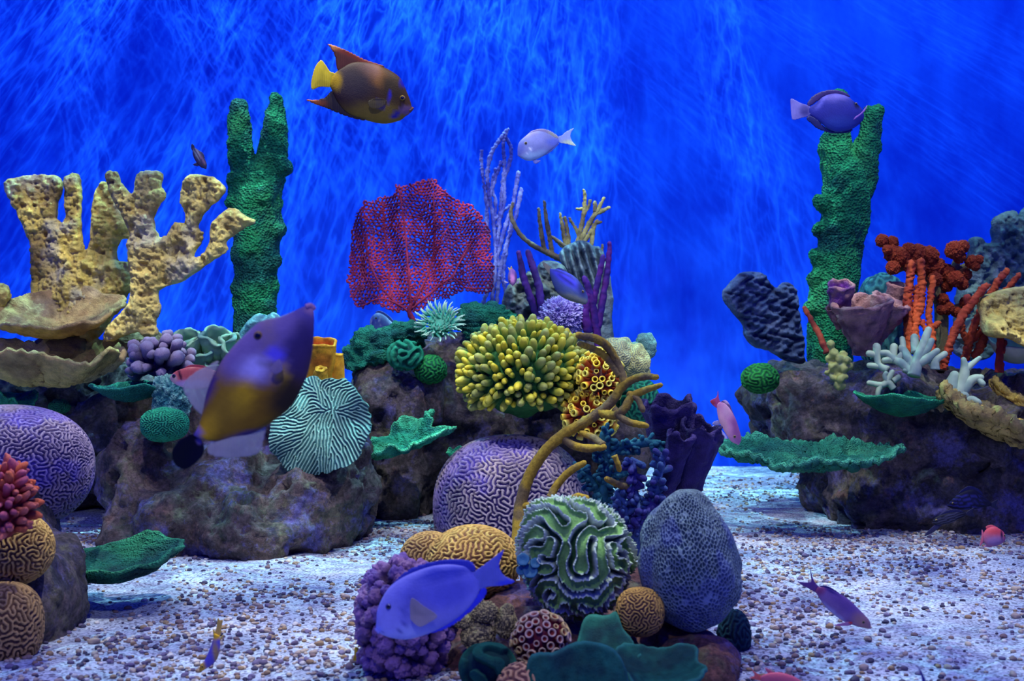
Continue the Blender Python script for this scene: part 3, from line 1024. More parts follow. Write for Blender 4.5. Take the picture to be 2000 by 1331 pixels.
rods('finger_sponge', 'trio of violet finger sponges in front of the grey column coral',
     [([(1172, 700), (1166, 650), (1158, 600), (1148, 560), (1142, 545)], [9, 8.5, 8, 7, 6]),
      ([(1160, 640), (1160, 590), (1168, 550), (1174, 520), (1178, 502)], [6, 6, 6.5, 6, 5]),
      ([(1168, 640), (1176, 590), (1185, 540), (1189, 500), (1191, 476)], [7, 7, 6.5, 5.5, 4.5]),
      ([(1150, 650), (1144, 620), (1146, 600), (1150, 570)], [10, 9, 7, 6])], 5.45, M_FINE, S(84, 30, 118), S(56, 26, 112), 10, 0.003, 70, seed=35)


# ---- slabs: fans and lumps at the back
def fan(name, label, poly, Y, thick, ca, cb, cc, relief=None, rough=0.02, rscale=18, seed=0, edge=12, m=None, step=2.0, bend=None, cat='coral'):
    V, F, Q, sd = slab([poly], Y, step, thick, edge, rough, rscale, seed=seed, jit=0.5, relief=relief, bend=bend)
    return obj(name, V, F, m or M_ROUGH, stony_cols(V, ca, cb, cc, 12, seed), label=label, cat=cat)


fan('fan_coral', 'grey blue ribbed fan coral growing up from a column behind the violet sponges',
    [(1092, 497), (1103, 482), (1123, 472), (1143, 471), (1158, 480), (1170, 482), (1178, 493), (1186, 515), (1192, 540), (1198, 585), (1196, 620), (1197, 690),
     (1150, 695), (1146, 620), (1130, 585), (1112, 545), (1098, 520)], 5.85, 0.09, S(112, 132, 134), S(72, 90, 104), S(132, 144, 138),
    relief=lambda x, y: 0.022 * np.sin((x - 1160) * 0.42 + (y - 470) * -0.12) * sm(590, 540, y), rough=0.02, rscale=30, seed=41)
fan('lump_coral', 'grey green lumpy coral mound behind the dark purple sponges',
    [(984, 690), (979, 610), (988, 565), (1004, 548), (1020, 541), (1032, 530), (1046, 530), (1052, 516), (1066, 509), (1096, 515), (1112, 540), (1124, 600), (1124, 690)],
    5.8, 0.2, S(88, 102, 100), S(58, 70, 84), S(106, 116, 96), rough=0.07, rscale=26, seed=42, edge=26)
fan('ruffle_coral', 'slate blue ruffled fan coral tilting left at the edge of the right reef',
    [(1402, 573), (1416, 556), (1440, 535), (1474, 531), (1496, 537), (1508, 554), (1523, 561), (1538, 550), (1556, 558), (1566, 580), (1568, 622), (1575, 648), (1578, 690),
     (1575, 712), (1540, 705), (1504, 686), (1470, 678), (1448, 656), (1446, 637), (1421, 610), (1406, 592)], 5.55, 0.10, S(70, 90, 120), S(46, 60, 92), S(100, 116, 140),
    relief=lambda x, y: 0.034 * np.abs(np.sin((x * 0.85 + y * -0.3) * 0.085 + 1.2 * np.sin(y * 0.13 + x * .02) + .5 * np.sin(y * .31))) + 0.012 * np.sin(y * 0.42 + x * .1) * np.sin(x * .2), rough=0.03, rscale=36, seed=43, edge=10,
    bend=lambda x, y: 0.0010 * (x - 1490) + 0.03 * np.sin(x * .03))
fan('fan_coral', 'grey teal knobbly fan coral rising behind the orange corals at the right edge',
    [(1864, 690), (1868, 600), (1872, 555), (1890, 510), (1893, 470), (1910, 462), (1925, 475), (1940, 470), (1938, 432), (1960, 415), (1980, 412), (1990, 424), (2002, 405),
     (2060, 400), (2070, 580), (2000, 600), (1950, 640), (1930, 700)], 6.0, 0.10, S(98, 130, 116), S(66, 98, 98), S(116, 132, 140), rough=0.045, rscale=30, seed=44, edge=9)
fan('plate_coral', 'pale teal scalloped coral rising behind the big purple and yellow fish',
    [(436, 730), (446, 690), (462, 660), (482, 630), (503, 613), (522, 616), (535, 610), (550, 622), (566, 650), (570, 730)], 5.6, 0.14, S(120, 164, 158), S(90, 140, 140), S(150, 180, 160), rough=0.02, seed=45, edge=20)
fan('elkhorn_coral', 'yellow elkhorn plate jutting in from the right edge above the white saucer coral',
    [(1922, 640), (1927, 604), (1931, 580), (1960, 570), (1988, 562), (2030, 556), (2080, 560), (2080, 722), (2040, 706), (2000, 686), (1966, 664), (1930, 659)],
    5.1, 0.09, S(206, 182, 92), S(164, 146, 84), S(192, 176, 124), rough=0.08, rscale=12, seed=46, edge=10, relief=pitted, bend=lambda x, y: 0.0018 * (640 - y))
# lilac fuzzy cauliflower coral
V, F, _ = ico(6)
d = vnoise(V * 9, 3) * 0.12 + 0.16 * np.abs(vnoise(V * 17, 4)) + 0.1 * vnoise(V * 30, 5)
C = mix(S(120, 100, 176), S(196, 184, 226), sm(0.0, 0.25, d))
obj('cauliflower_coral', V * (1 + d)[:, None] * (np.array((42, 34, 38)) * 5.5 / FPX) + P(1096, 622, 5.5), F, M_FINE, C, label='lilac white fuzzy cauliflower coral under the blue spotted trunkfish', cat='coral')


# ---- domes with winding ridges
def brain(name, label, c, Y, r, lev, n1, n2, up, amp, ca, cb, seed=1, rot=(0, 0, 0), p=2.0, sharp=0.5, m=None, lump=0.0, keep=True, cat='coral', group=None, squash=None, soft=1, parent=None, fringe=0.0, lobes=None, thin=0.0, blush=None):
    V, F, _ = ico(lev + up)
    u = maze(lev, n1, n2, seed=seed, up=up, soft=soft)
    R = np.array(Euler(rot, 'XYZ').to_matrix())
    D = V @ R.T
    rad = np.ones(len(D)) if p == 2.0 else 1 / ((np.abs(D) ** p).sum(1) ** (1 / p))
    ridge = sm(-sharp + thin, sharp + thin, u)
    if lobes: ridge = sm(-.85, -.45, u) - .38 * sm(-.1, .8, u) + .19
    rr = np.array(r[:3], float) if len(r) == 3 else np.array((r[0], r[0] * .95, r[1]))
    rr = rr * Y / FPX
    k = 1 + lump * fbm(D * 1.8, 2, seed)
    W = D * (rad * k)[:, None] * rr
    n = W / rr ** 2; n /= np.linalg.norm(n, axis=1)[:, None]
    W = W + n * (amp * Y / FPX * (ridge - 0.5))[:, None]
    if fringe: W = W + n * (fringe * Y / FPX * (vnoise(D * 34, 2) + .6 * vnoise(D * 60, 5)) * sm(-.8, -.4, u) * sm(.3, -.2, u))[:, None]
    W = W + P(c[0], c[1], Y)
    C = mix(cb, ca, ridge)
    if lobes: C = mixc(mix(cb, ca, sm(-.85, -.5, u)), lobes, sm(-.35, .25, u))
    if blush: C = mixc(C, blush, .4 * sm(.0, .35, fbm(D * 2.2 + 4, 3, seed + 2)))
    if parent is not None:
        return obj(name, W, F, m or M_FINE, C, parent)
    return obj(name, W, F, m or M_FINE, C, label=label, cat=cat, group=group)


brain('brain_coral', 'big purple and tan brain coral in the middle behind the yellow sea rod', (998, 990), 5.2, (150, 138), 7, 2, 5, 0, 4.6, S(170, 150, 146), S(62, 46, 100), seed=3, p=2.3, thin=.3, blush=S(92, 74, 190))
brain('brain_coral', 'big purple grey brain coral ball at the left edge above the tan brain corals', (14, 915), 3.75, (160, 122), 7, 2, 5, 0, 4.4, S(150, 130, 142), S(60, 46, 104), seed=4, rot=(0.4, 0.3, 0), p=2.2, thin=.3, blush=S(92, 74, 190))
TB1, TB2 = S(206, 164, 84), S(122, 84, 54)
brain('brain_coral', 'tan brain coral at the left edge topped by the pink finger coral', (28, 1072), 3.2, (74, 70), 6, 2, 6, 0, 5, TB1, TB2, seed=5, rot=(1, 0, 0))
brain('brain_coral', 'tan brain coral low in the left corner, below another of its kind', (6, 1224), 3.1, (72, 84), 6, 2, 6, 0, 5, S(190, 150, 90), S(112, 80, 58), seed=6, rot=(0, 1, 0), p=2.4)
tb = thing('brain_coral', 'golden tan double lobed brain coral above the blue tang', 'coral', P(900, 1170, 3.35))
brain('lobe', '', (925, 1098), 3.35, (92, 70), 6, 2, 5, 0, 5, S(222, 176, 84), S(130, 88, 62), seed=7, parent=tb, rot=(0.5, 0.2, 0))
brain('lobe', '', (840, 1090), 3.45, (58, 50), 6, 3, 8, 0, 4, S(206, 164, 86), S(124, 88, 62), seed=8, parent=tb)
brain('brain_coral', 'small golden brain coral wedged below the grey honeycomb dome', (1250, 1196), 2.98, (46, 46), 6, 3, 8, 0, 3.6, S(206, 160, 74), S(112, 78, 64), seed=9, p=2.3)
brain('brain_coral', 'tan brain coral cut by the bottom edge in front of the teal leaf coral', (1018, 1352), 2.72, (50, 56), 5, 2, 6, 1, 5, S(212, 158, 104), S(130, 84, 72), seed=10, soft=1)
brain('flower_coral', 'green and white meandering flower coral with deep folds beside the honeycomb dome', (1122, 1084), 3.12, (100, 92, 106), 5, 3, 8, 2, 22, S(214, 228, 200), S(44, 90, 46), seed=13, p=2.3, soft=1, fringe=5.0, lobes=S(122, 168, 86), lump=.16, rot=(0.3, 0.7, 0.2))
# small teal polyps left of the flower coral
t = thing('button_polyp', 'small teal button polyps at the left side of the flower coral', 'coral', P(1030, 1135, 3.02))
for x, y, r in ((1022, 1092, 13), (1036, 1115, 15), (1018, 1112, 10), (1046, 1098, 11)):
    V, F = revolve([(0.1, 0), (.5, .2), (.9, .6), (1, 1.0), (.85, 1.06), (.5, .9), (.02, .82)], 18, 0.06, 5)
    V = orient(V * r * 3.0 / FPX, P(x, y + 6, 3.02), P(x - 1, y - 4, 2.99))
    obj('polyp', V, F, M_SOFT, mix(S(44, 110, 130), S(96, 160, 120), sm(0.4, 0.0, np.linspace(0, 1, len(V)))), t)


# ---- honeycomb dome
def honeycomb():
    V, F, _ = ico(7)
    n = 3000
    k = np.arange(n) + 0.5
    ph = np.arccos(1 - 2 * k / n); th = math.pi * (1 + 5 ** .5) * k
    cen = np.stack([np.cos(th) * np.sin(ph), np.sin(th) * np.sin(ph), np.cos(ph)], 1)
    cen += np.random.RandomState(2).normal(0, 0.015, cen.shape); cen /= np.linalg.norm(cen, axis=1)[:, None]
    wall = np.empty(len(V))
    for s in range(0, len(V), 4000):
        d = V[s:s + 4000].astype(np.float32) @ cen.T.astype(np.float32)
        i0 = d.argmax(1); r_ = np.arange(len(d)); m0 = d[r_, i0].copy(); d[r_, i0] = -2; m1 = d.max(1)
        wall[s:s + 4000] = np.sqrt(np.maximum(0, 2 - 2 * m1)) - np.sqrt(np.maximum(0, 2 - 2 * m0))
    w = 1 - sm(0.006, 0.030, wall)
    Y = 3.05
    rr = np.array((98, 88, 138)) * Y / FPX
    # egg: narrower at the top
    taper = 1 - 0.20 * V[:, 2] - 0.06 * V[:, 2] ** 2
    W = V * rr
    W[:, :2] *= taper[:, None]
    W += V * (0.012 * fbm(V * 2.2, 2, 4))[:, None]
    nn = normals(W, F)
    W += nn * (0.0048 * (w - 0.5))[:, None]
    W[:, 0] += -0.01 * V[:, 2]
    W += P(1343, 1092, Y)
    C = mix(S(58, 84, 92), S(132, 152, 146), w)
    C = mixc(C, S(92, 104, 160), 0.45 * sm(0.05, 0.4, fbm(V * 2.4 + 8, 3, 7)))
    obj('honeycomb_coral', W, F, M_FINE, C, label='grey blue egg shaped honeycomb coral dome in the foreground', cat='coral')


honeycomb()


# ---- simple green domes and plates
def dome(name, label, c, Y, r, ca, cb, seed=0, amp=2.2, lev=6, n=(2, 6), up=0, p=2.0, lump=0.08, m=None, rot=(0, 0, 0), cat='coral'):
    return brain(name, label, c, Y, r, lev - 1, n[0], n[1], up, amp, ca, cb, seed=seed, lump=lump, p=p, m=m or M_FINE, rot=rot, cat=cat)


dome('dome_coral', 'small bright green dome coral on the grey boulder left of the big fish', (321, 830), 4.75, (46, 32), S(44, 158, 104), S(14, 92, 72), 14, 2.4, p=2.2, lev=7)
dome('dome_coral', 'green mushroom shaped dome coral on the rock below the anemone', (841, 722), 5.5, (32, 28), S(34, 138, 60), S(10, 84, 56), 15, 2.4)
V, F = px_tube([(848, 830), (845, 790), (841, 735)], 5.55, [16, 22, 26], 16, 0.01, 14)
obj('stump_rock', V, F, ROCK_DARK, label='dark rock stump carrying the green mushroom dome coral', cat='rock')
dome('dome_coral', 'round green dome coral at the left edge of the right reef', (1485, 740), 5.35, (37, 30), S(34, 128, 44), S(10, 82, 40), 16, 2.0)
dome('dome_coral', 'green dome coral half hidden behind the yellow sea rod', (1246, 782), 5.1, (42, 42), S(32, 128, 84), S(10, 72, 60), 17, 3)
dome('dome_coral', 'dark teal dome coral at the right foot of the foreground rock', (1434, 1248), 3.2, (34, 58), S(20, 62, 72), S(8, 40, 56), 18, 2)
dome('dome_coral', 'small dark green lump coral on the dark rock above the purple brain coral ball', (116, 795), 5.3, (20, 14), S(30, 116, 70), S(10, 70, 56), 19, 2)
dome('dome_coral', 'teal mound coral behind the purple vase sponge', (1722, 628), 5.75, (46, 92), S(62, 128, 118), S(34, 84, 92), 20, 2.5, p=2.6)
V, F, _ = ico(6)
V = V / ((np.abs(V) ** 3.2).sum(1) ** (1 / 3.2))[:, None]
d = .14 * fbm(V * 2.5, 3, 3) + .16 * fbm(V * 7, 4, 6, .65)
obj('crust_coral', V * (1 + d)[:, None] * (np.array((34, 30, 44)) * 4.95 / FPX) + P(335, 778, 4.95), F, M_ROUGH, mix(S(52, 116, 116), S(146, 196, 170), sm(-.05, .12, d)), label='teal crusty block coral above the small bright green dome', cat='coral')
lc = thing('lobe_coral', 'pale yellow lobed coral with a teal knob, right of the yellow finger coral', 'coral', P(1225, 750, 5.3))
for nm, c, r, ca, cb in (('lobe', (1208, 700), (38, 40), S(186, 182, 120), S(140, 146, 116)), ('lobe', (1236, 712), (34, 40), S(190, 184, 110), S(146, 148, 110)), ('knob', (1262, 676), (20, 25), S(122, 168, 146), S(92, 140, 130)), ('knob', (1248, 690), (24, 22), S(132, 168, 140), S(100, 140, 126))):
    brain(nm, '', c, 5.3 if nm == 'lobe' else 5.36, r, 6, 2, 6, 0, 0.9, ca, cb, seed=21, parent=lc, lump=0.25)


def plate(name, label, *a, ca=GR1, cb=GR2, cc=GR3, m=None, cs=10, cat='coral', **k):
    V, F, rr = sheet(*a, **k)
    C = stony_cols(V, ca, cb, cc, cs, k.get('seed', 0))
    C = mixc(C, np.minimum(np.array(cc) * 1.8 + .02, .8), (0.0 if m is M_ROUGH or m is M_SMOOTH else .6) * sm(.9, 1.0, rr))
    return obj(name, V, F, m or M_CELL, C, label=label, cat=cat)


plate('plate_coral', 'green plate coral fanned out on the sand at the lower left', 240, 1112, 3.72, 120, 0.17, dish=0.05, power=2.0, thick=0.022, tilt=(0.20, -0.16, 0), ruffle=0.022, k=4, wob=0.2, seed=3, rings=0.004, ca=S(14, 84, 66), cb=S(8, 58, 54), cc=S(30, 110, 68))
plate('plate_coral', 'green shelf coral under the purple cauliflower coral', 250, 778, 4.95, 72, 0.14, dish=0.055, power=1.5, thick=0.014, tilt=(0.02, 0, 0), ruffle=0.012, k=3, wob=0.12, seed=4, ca=S(14, 104, 84), cb=S(10, 78, 80), cc=S(24, 120, 84))
plate('plate_coral', 'green leaf coral at the far left above the purple brain coral ball', 6, 790, 5.2, 50, 0.1, dish=0.05, power=1.5, thick=0.012, tilt=(0.1, 0.2, 0), ruffle=0.03, k=3, wob=0.3, seed=6, ca=S(22, 120, 80), cb=S(12, 84, 74), cc=S(40, 140, 80))
plate('plate_coral', 'green leaf coral with a torn edge right of the ridged teal disc', 796, 868, 5.2, 84, 0.14, dish=0.05, power=1.3, thick=0.02, tilt=(0.30, -0.42, 0.1), ruffle=0.035, k=5, wob=0.45, seed=7, ca=S(34, 146, 104), cb=S(18, 108, 92), cc=S(70, 168, 112), rough=0.015)
plate('plate_coral', 'tiny green leaf coral beside the upper left of the middle brain coral', 890, 888, 5.25, 18, 0.05, dish=0.01, thick=0.01, tilt=(0.3, 0.1, 0), ruffle=0.01, seed=8, nt=50, nr=10, ca=S(34, 146, 104), cb=S(18, 108, 92), cc=S(70, 168, 112))
plate('plate_coral', 'upper green shelf coral below the pale blue staghorn on the right reef', 1760, 806, 5.05, 90, 0.16, dish=0.07, power=1.7, thick=0.014, tilt=(0.0, 0.03, 0), ruffle=0.012, k=4, wob=0.12, seed=9, ca=S(16, 112, 76), cb=S(10, 84, 72), cc=S(30, 130, 80), rings=0.0015)
plate('plate_coral', 'lower and longer green shelf coral over the sand on the right reef', 1584, 898, 5.0, 162, 0.2, dish=0.045, power=1.4, thick=0.03, tilt=(0.13, -0.03, 0), ruffle=0.02, k=5, wob=0.3, seed=10, ca=S(28, 108, 80), cb=S(16, 82, 70), cc=S(54, 134, 96), rough=0.032, nt=220)
plate('shelf_coral', 'thick yellow elkhorn ledge sloping down to the right edge', 1950, 818, 5.0, 140, 0.24, dish=0.03, power=1.6, thick=0.06, tilt=(0.16, 0.42, 0), ruffle=0.03, k=6, wob=0.25, seed=12, m=M_ROUGH, ca=S(198, 166, 84), cb=S(150, 124, 70), cc=S(184, 162, 108), rough=0.03, nt=180)
plate('shelf_coral', 'short yellow ledge coral at the right edge above the thick sloping ledge', 1985, 772, 5.25, 60, 0.12, dish=0.03, power=1.4, thick=0.04, tilt=(0.2, 0.35, 0), ruffle=0.03, k=4, wob=0.3, seed=13, m=M_ROUGH, ca=S(212, 182, 84), cb=S(170, 142, 80), cc=S(190, 174, 120), rough=0.025)
plate('saucer_coral', 'smooth white green saucer coral under the right elkhorn plate', 1985, 700, 5.3, 62, 0.1, dish=0.1, power=2.0, thick=0.016, tilt=(0.45, 0.0, 0), ruffle=0.006, k=2, wob=0.08, seed=14, m=M_SMOOTH, ca=S(176, 190, 150), cb=S(150, 172, 150), cc=S(190, 200, 180), rough=0.0)
plate('saucer_coral', 'pale green saucer coral behind the leaning red finger sponges', 1915, 668, 5.5, 42, 0.08, dish=0.09, power=2.0, thick=0.016, tilt=(0.3, -0.5, 0), ruffle=0.006, k=2, wob=0.08, seed=15, m=M_SMOOTH, ca=S(140, 158, 140), cb=S(120, 142, 140), cc=S(150, 160, 140), rough=0.0)


# ---- lumpy green corals around the anemone
def lumpy(name, label, balls, Y, ca, cb, cc, vox=0.009, amp=0.02, scale=16, seed=0, m=None, ridge=0.0):
    V, F = fuse([blob(P(x, y, Y + dy), np.array((rx, (rx + rz) / 2, rz)) * Y / FPX, 3, rot=(0, rt, 0)) for x, y, rx, rz, dy, rt in balls], vox)
    V = relax(V, F, 3)
    n = normals(V, F)
    h = amp * fbm(V * scale, 3, seed)
    if ridge: h = h + ridge * np.sin(V[:, 2] * 330 + 6 * vnoise(V * 12, seed))
    V = V + n * h[:, None]
    return obj(name, V, F, m or M_CELL, stony_cols(V, ca, cb, cc, 10, seed), label=label, cat='coral')


DG = (S(14, 104, 78), S(8, 74, 70), S(34, 128, 92))
lumpy('lettuce_coral', 'dark green lumpy coral ridge rising to the right below the sea fan',
      [(690, 700, 24, 26, 0, 0), (715, 672, 30, 28, 0, -.4), (750, 668, 30, 24, 0, -.4), (775, 650, 28, 20, 0, -.4), (800, 645, 22, 18, 0, -.3), (720, 705, 40, 16, -0.03, -.5), (815, 655, 24, 22, .04, 0)], 5.6, *DG, amp=0.04, scale=24, seed=51, ridge=0.004)
lumpy('lettuce_coral', 'dark green rippled coral mound right of the anemone',
      [(925, 625, 38, 32, 0, 0), (960, 625, 36, 34, 0, 0), (990, 638, 28, 28, 0, .3), (940, 650, 40, 26, 0, 0)], 5.7, *DG, amp=0.024, scale=22, seed=52, ridge=0.006)
brain('ruffle_coral', 'round green ruffled coral below the dark green ridge', (791, 694), 5.45, (33, 27), 4, 2, 6, 1, 9, S(30, 138, 96), S(8, 70, 60), seed=23, soft=1)
brain('ruffle_coral', 'dark green ruffled disc coral at the bottom edge beside the tan brain coral', (953, 1306), 2.78, (52, 46), 3, 2, 5, 3, 12, S(18, 92, 62), S(6, 56, 46), seed=24, soft=1)


# ---- ridged teal disc facing the viewer
def ridged_disc():
    G = 230
    g = np.linspace(-1.15, 1.15, G)
    X, Z = np.meshgrid(g, g[::-1])
    r = np.hypot(X, Z) + 1e-6
    wx = X + .3 + .7 * vnoise(np.stack([X * 2, Z * 2, 0 * X], -1), 3); wz = Z - .55 + .7 * vnoise(np.stack([X * 2, Z * 2, 0 * X + 5], -1), 4)
    wr = np.hypot(wx, wz) + 1e-6
    dx, dz = wx / wr, wz / wr
    rng = np.random.RandomState(5)
    u = rng.uniform(-1, 1, (G, G))
    ii, jj = np.meshgrid(np.arange(G), np.arange(G), indexing='ij')
    sx = np.rint(dx * 2).astype(int); sz = np.rint(-dz * 2).astype(int)
    def sh(a, si, sj): return a[np.clip(ii + si, 0, G - 1), np.clip(jj + sj, 0, G - 1)]
    def bl(a): return (a * 2 + np.roll(a, 1, 0) + np.roll(a, -1, 0) + np.roll(a, 1, 1) + np.roll(a, -1, 1)) / 6
    for _ in range(26):
        a = u
        a = (sh(a, sz, sx) + sh(a, -sz, -sx) + 3 * a) / 5
        for k in range(10):
            a = bl(a)
            if k == 2: nar = a
        d = nar - a
        u = np.tanh(2 * d / d.std())
    u = bl(u)
    Y = 4.78
    th = np.arctan2(Z, X)
    cth = np.stack([np.cos(th), np.sin(th), 0 * th], -1)
    R = 1 + 0.10 * vnoise(cth * 2.0 + 5, 5) + 0.035 * vnoise(cth * 9, 6)
    keep = r < R
    px = 626 + X * 100 + 4 * Z; py = 835 - Z * 97
    dep = 0.03 * (r ** 2) + 0.035 * np.sin(th * 3 + 1) * r ** 2 + 0.02 * np.sin(th * 7) * r ** 3 - 0.010 * sm(-0.4, 0.4, u) * (r < 5) + 0.10 * Z * -1 * -0.9
    V = np.stack([(px - 1000) / FPX * Y, Y + dep, CAMZ - (py - 665.5) / FPX * Y], -1).reshape(-1, 3)
    idx = np.arange(G * G).reshape(G, G)
    F = np.stack([idx[:-1, :-1], idx[1:, :-1], idx[1:, 1:], idx[:-1, 1:]], -1).reshape(-1, 4)
    F = F[keep.ravel()[F].all(1)]
    us = np.unique(F); rm = np.full(G * G, -1); rm[us] = np.arange(len(us))
    V = V[us]; F = rm[F]
    uu = sm(-0.4, 0.4, u.ravel()[us])
    V2, F2 = solidify(V, F, 0.03, nrm=np.repeat(np.array([[0, -1.0, 0]]), len(V), 0))
    C = mix(S(66, 116, 112), S(128, 166, 142), np.concatenate([uu, uu]))
    obj('disc_coral', V2, F2, M_FINE, C, label='large pale teal disc coral covered in radiating wavy ridges', cat='coral')


ridged_disc()


# ---- anemone
def anemone():
    Y = 5.5
    c = P(858, 630, Y)
    t = thing('sea_anemone', 'pale green sea anemone with a ring of pointed tentacles', 'anemone', P(858, 668, Y))
    ax = Vector((0, -0.8, 0.6)).normalized()
    V, F = revolve([(.2, -1), (.55, -.9), (.6, -.4), (.75, 0), (.7, .12), (.3, .02), (.02, 0)], 24)
    obj('column', orient(V * 0.07, c, c + np.array(ax) * .1), F, M_SOFT, S(40, 130, 100), t)
    vs = []
    for s in range(3):
        pts = [(0, 0, 0), (0.15 + .1 * s, 0, 0.35), (0.2 + .15 * s, 0.04, 0.7), (0.12 + .2 * s, .08, 1.0)]
        V, F = tube(pts, [.105, .10, .075, .03], 8, n=9, cap=2)
        C = mix(S(52, 150, 118), S(196, 226, 186), sm(0.2, 1.0, V[:, 2]))
        vs.append(make_mesh('tentacle', V, F, M_SOFT, C))
    q = ax.to_track_quat('Z', 'Y').to_matrix()
    rng = random.Random(3)
    k = 0
    for ring, (n, rad, el, L) in enumerate(((28, .066, 0.15, .048), (26, .058, 0.5, .048), (24, .048, 0.85, .042), (18, .036, 1.15, .034), (10, .022, 1.3, .026))):
        for j in range(n):
            a = 2 * math.pi * (j + rng.uniform(-.3, .3)) / n
            e = el + rng.uniform(-.15, .15)
            d = Vector((math.cos(a) * math.cos(e), math.sin(a) * math.cos(e), math.sin(e)))
            p = Vector((math.cos(a) * rad, math.sin(a) * rad, 0.0))
            M = Matrix.Translation(Vector(c)) @ q.to_4x4() @ Matrix.Translation(p) @ d.to_track_quat('Z', 'Y').to_matrix().to_4x4() @ Matrix.Rotation(rng.uniform(-.6, .6), 4, 'Z') @ Matrix.Scale(L * rng.uniform(.85, 1.2), 4)
            inst('tentacle', vs[k % 3], t, M); k += 1


anemone()


# ---- corals made of many fingers, knobs or cups on a mound
def mound_parts(t, part, meshes, centre, rr, n, length, face=-0.2, up=0.3, jit=0.25, seed=0, zmin=-0.45, sink=0.15, spin=True, ymax=0.55):
    rng = random.Random(seed)
    cnt = 0
    for k in range(n):
        z = 1 - 2 * (k + .5) / n
        th = math.pi * (1 + 5 ** .5) * k
        s = math.sqrt(1 - z * z)
        d = Vector((s * math.cos(th), s * math.sin(th), z))
        if d.z < zmin or d.y > ymax: continue
        d = (d + Vector((rng.uniform(-1, 1), rng.uniform(-1, 1), rng.uniform(-1, 1))) * jit * 0.3).normalized()
        p = Vector(centre) + Vector((d.x * rr[0], d.y * rr[1], d.z * rr[2]))
        nrm = Vector((d.x / rr[0], d.y / rr[1], d.z / rr[2])).normalized()
        a = (nrm + Vector((0, face, up)) + Vector((rng.uniform(-1, 1), rng.uniform(-1, 1), rng.uniform(-1, 1))) * jit).normalized()
        L = length * rng.uniform(.75, 1.25)
        M = Matrix.Translation(p - a * L * sink) @ a.to_track_quat('Z', 'Y').to_matrix().to_4x4() @ (Matrix.Rotation(rng.uniform(0, 6.28), 4, 'Z') if spin else Matrix()) @ Matrix.Scale(L, 4)
        inst(part, meshes[cnt % len(meshes)], t, M)
        cnt += 1
    return cnt


def finger_mesh(name, r, ca, cb, m, sides=9, seed=0, bend=0.08, knob=0.02, ks=5, n=8, blunt=0.75):
    pts = [(0, 0, 0), (bend * .5, 0, .35), (bend, bend * .4, .75), (bend * 1.1, bend, .92)]
    V, F = tube(pts, [r, r * 1.05, r * .95, r * blunt], sides, n=n, knob=knob, kscale=ks, seed=seed)
    return make_mesh(name, V, F, m, mix(ca, cb, sm(0.25, 0.95, V[:, 2])))


def mound(parent, c, rr, col, m, seed=0, name='mound', lev=4):
    V, F, _ = ico(lev)
    W = V * (1 + 0.12 * fbm(V * 3, 3, seed))[:, None] * np.asarray(rr) + np.asarray(c)
    return obj(name, W, F, m, col, parent)


# yellow green finger coral
c = P(1022, 728, 5.15); k = 5.15 / FPX
t = thing('finger_coral', 'yellow green coral mound bristling with stubby fingers, in the centre of the reef', 'coral', P(1022, 835, 5.15))
mound(t, c, (108 * k, 0.2, 84 * k), S(40, 96, 44), M_FINE, 3)
fm = [finger_mesh('finger', r, S(70, 128, 62), cb, M_SOFT, seed=s, bend=b) for s, (r, cb, b) in enumerate(((.23, S(196, 184, 52), .06), (.25, S(172, 168, 58), -.06), (.22, S(204, 184, 40), .08), (.26, S(152, 154, 70), .02)))]
mound_parts(t, 'finger', fm, c, (106 * k, 0.2, 82 * k), 500, 30 * k, face=-0.2, up=0.28, jit=0.16, seed=5, zmin=-0.7, sink=0.12, ymax=0.45)

# purple knobby soft coral, foreground
c = P(790, 1215, 2.98); k = 2.98 / FPX
t = thing('knobby_coral', 'mauve soft coral covered with round knobs behind the blue tang', 'coral', P(790, 1325, 2.98))
mound(t, c, (72 * k, .1, 98 * k), S(88, 60, 110), M_FINE, 4)
km = []
for s in range(4):
    V, F, _ = ico(4)
    h = V * (1 + 0.22 * fbm(V * 2.2 + s * 5, 2, s) + 0.07 * vnoise(V * 9 + s, s + 3))[:, None] * np.array((.4, .4, .64)) + np.array((0, 0, .5))
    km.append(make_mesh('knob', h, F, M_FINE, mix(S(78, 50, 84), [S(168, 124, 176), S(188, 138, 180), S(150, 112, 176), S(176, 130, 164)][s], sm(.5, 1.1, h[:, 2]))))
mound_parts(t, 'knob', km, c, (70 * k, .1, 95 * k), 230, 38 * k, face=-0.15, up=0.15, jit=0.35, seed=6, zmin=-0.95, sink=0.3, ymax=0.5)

# purple cauliflower finger coral at the left
c = P(316, 712, 5.05); k = 5.05 / FPX
t = thing('cauliflower_coral', 'purple cauliflower coral with clubbed fingers below the elkhorn arms', 'coral', P(316, 750, 5.05))
mound(t, c, (34 * k, .07, 26 * k), S(60, 46, 110), M_FINE, 5)
cm = []
for s in range(3):
    V, F = tube([(0, 0, 0), (0.05, 0, .4), (0.1 * (s - 1), .05, .85)], [.14, .16, .24], 10, n=9, cap=4, knob=0.06, kscale=5, seed=s)
    cm.append(make_mesh('finger', V, F, M_FINE, mix(S(56, 44, 86), S(168, 146, 164), sm(.4, 1.1, V[:, 2]))))
mound_parts(t, 'finger', cm, c, (30 * k, .065, 22 * k), 66, 43 * k, face=-.1, up=.45, jit=.2, seed=7, zmin=-.5, sink=.1)

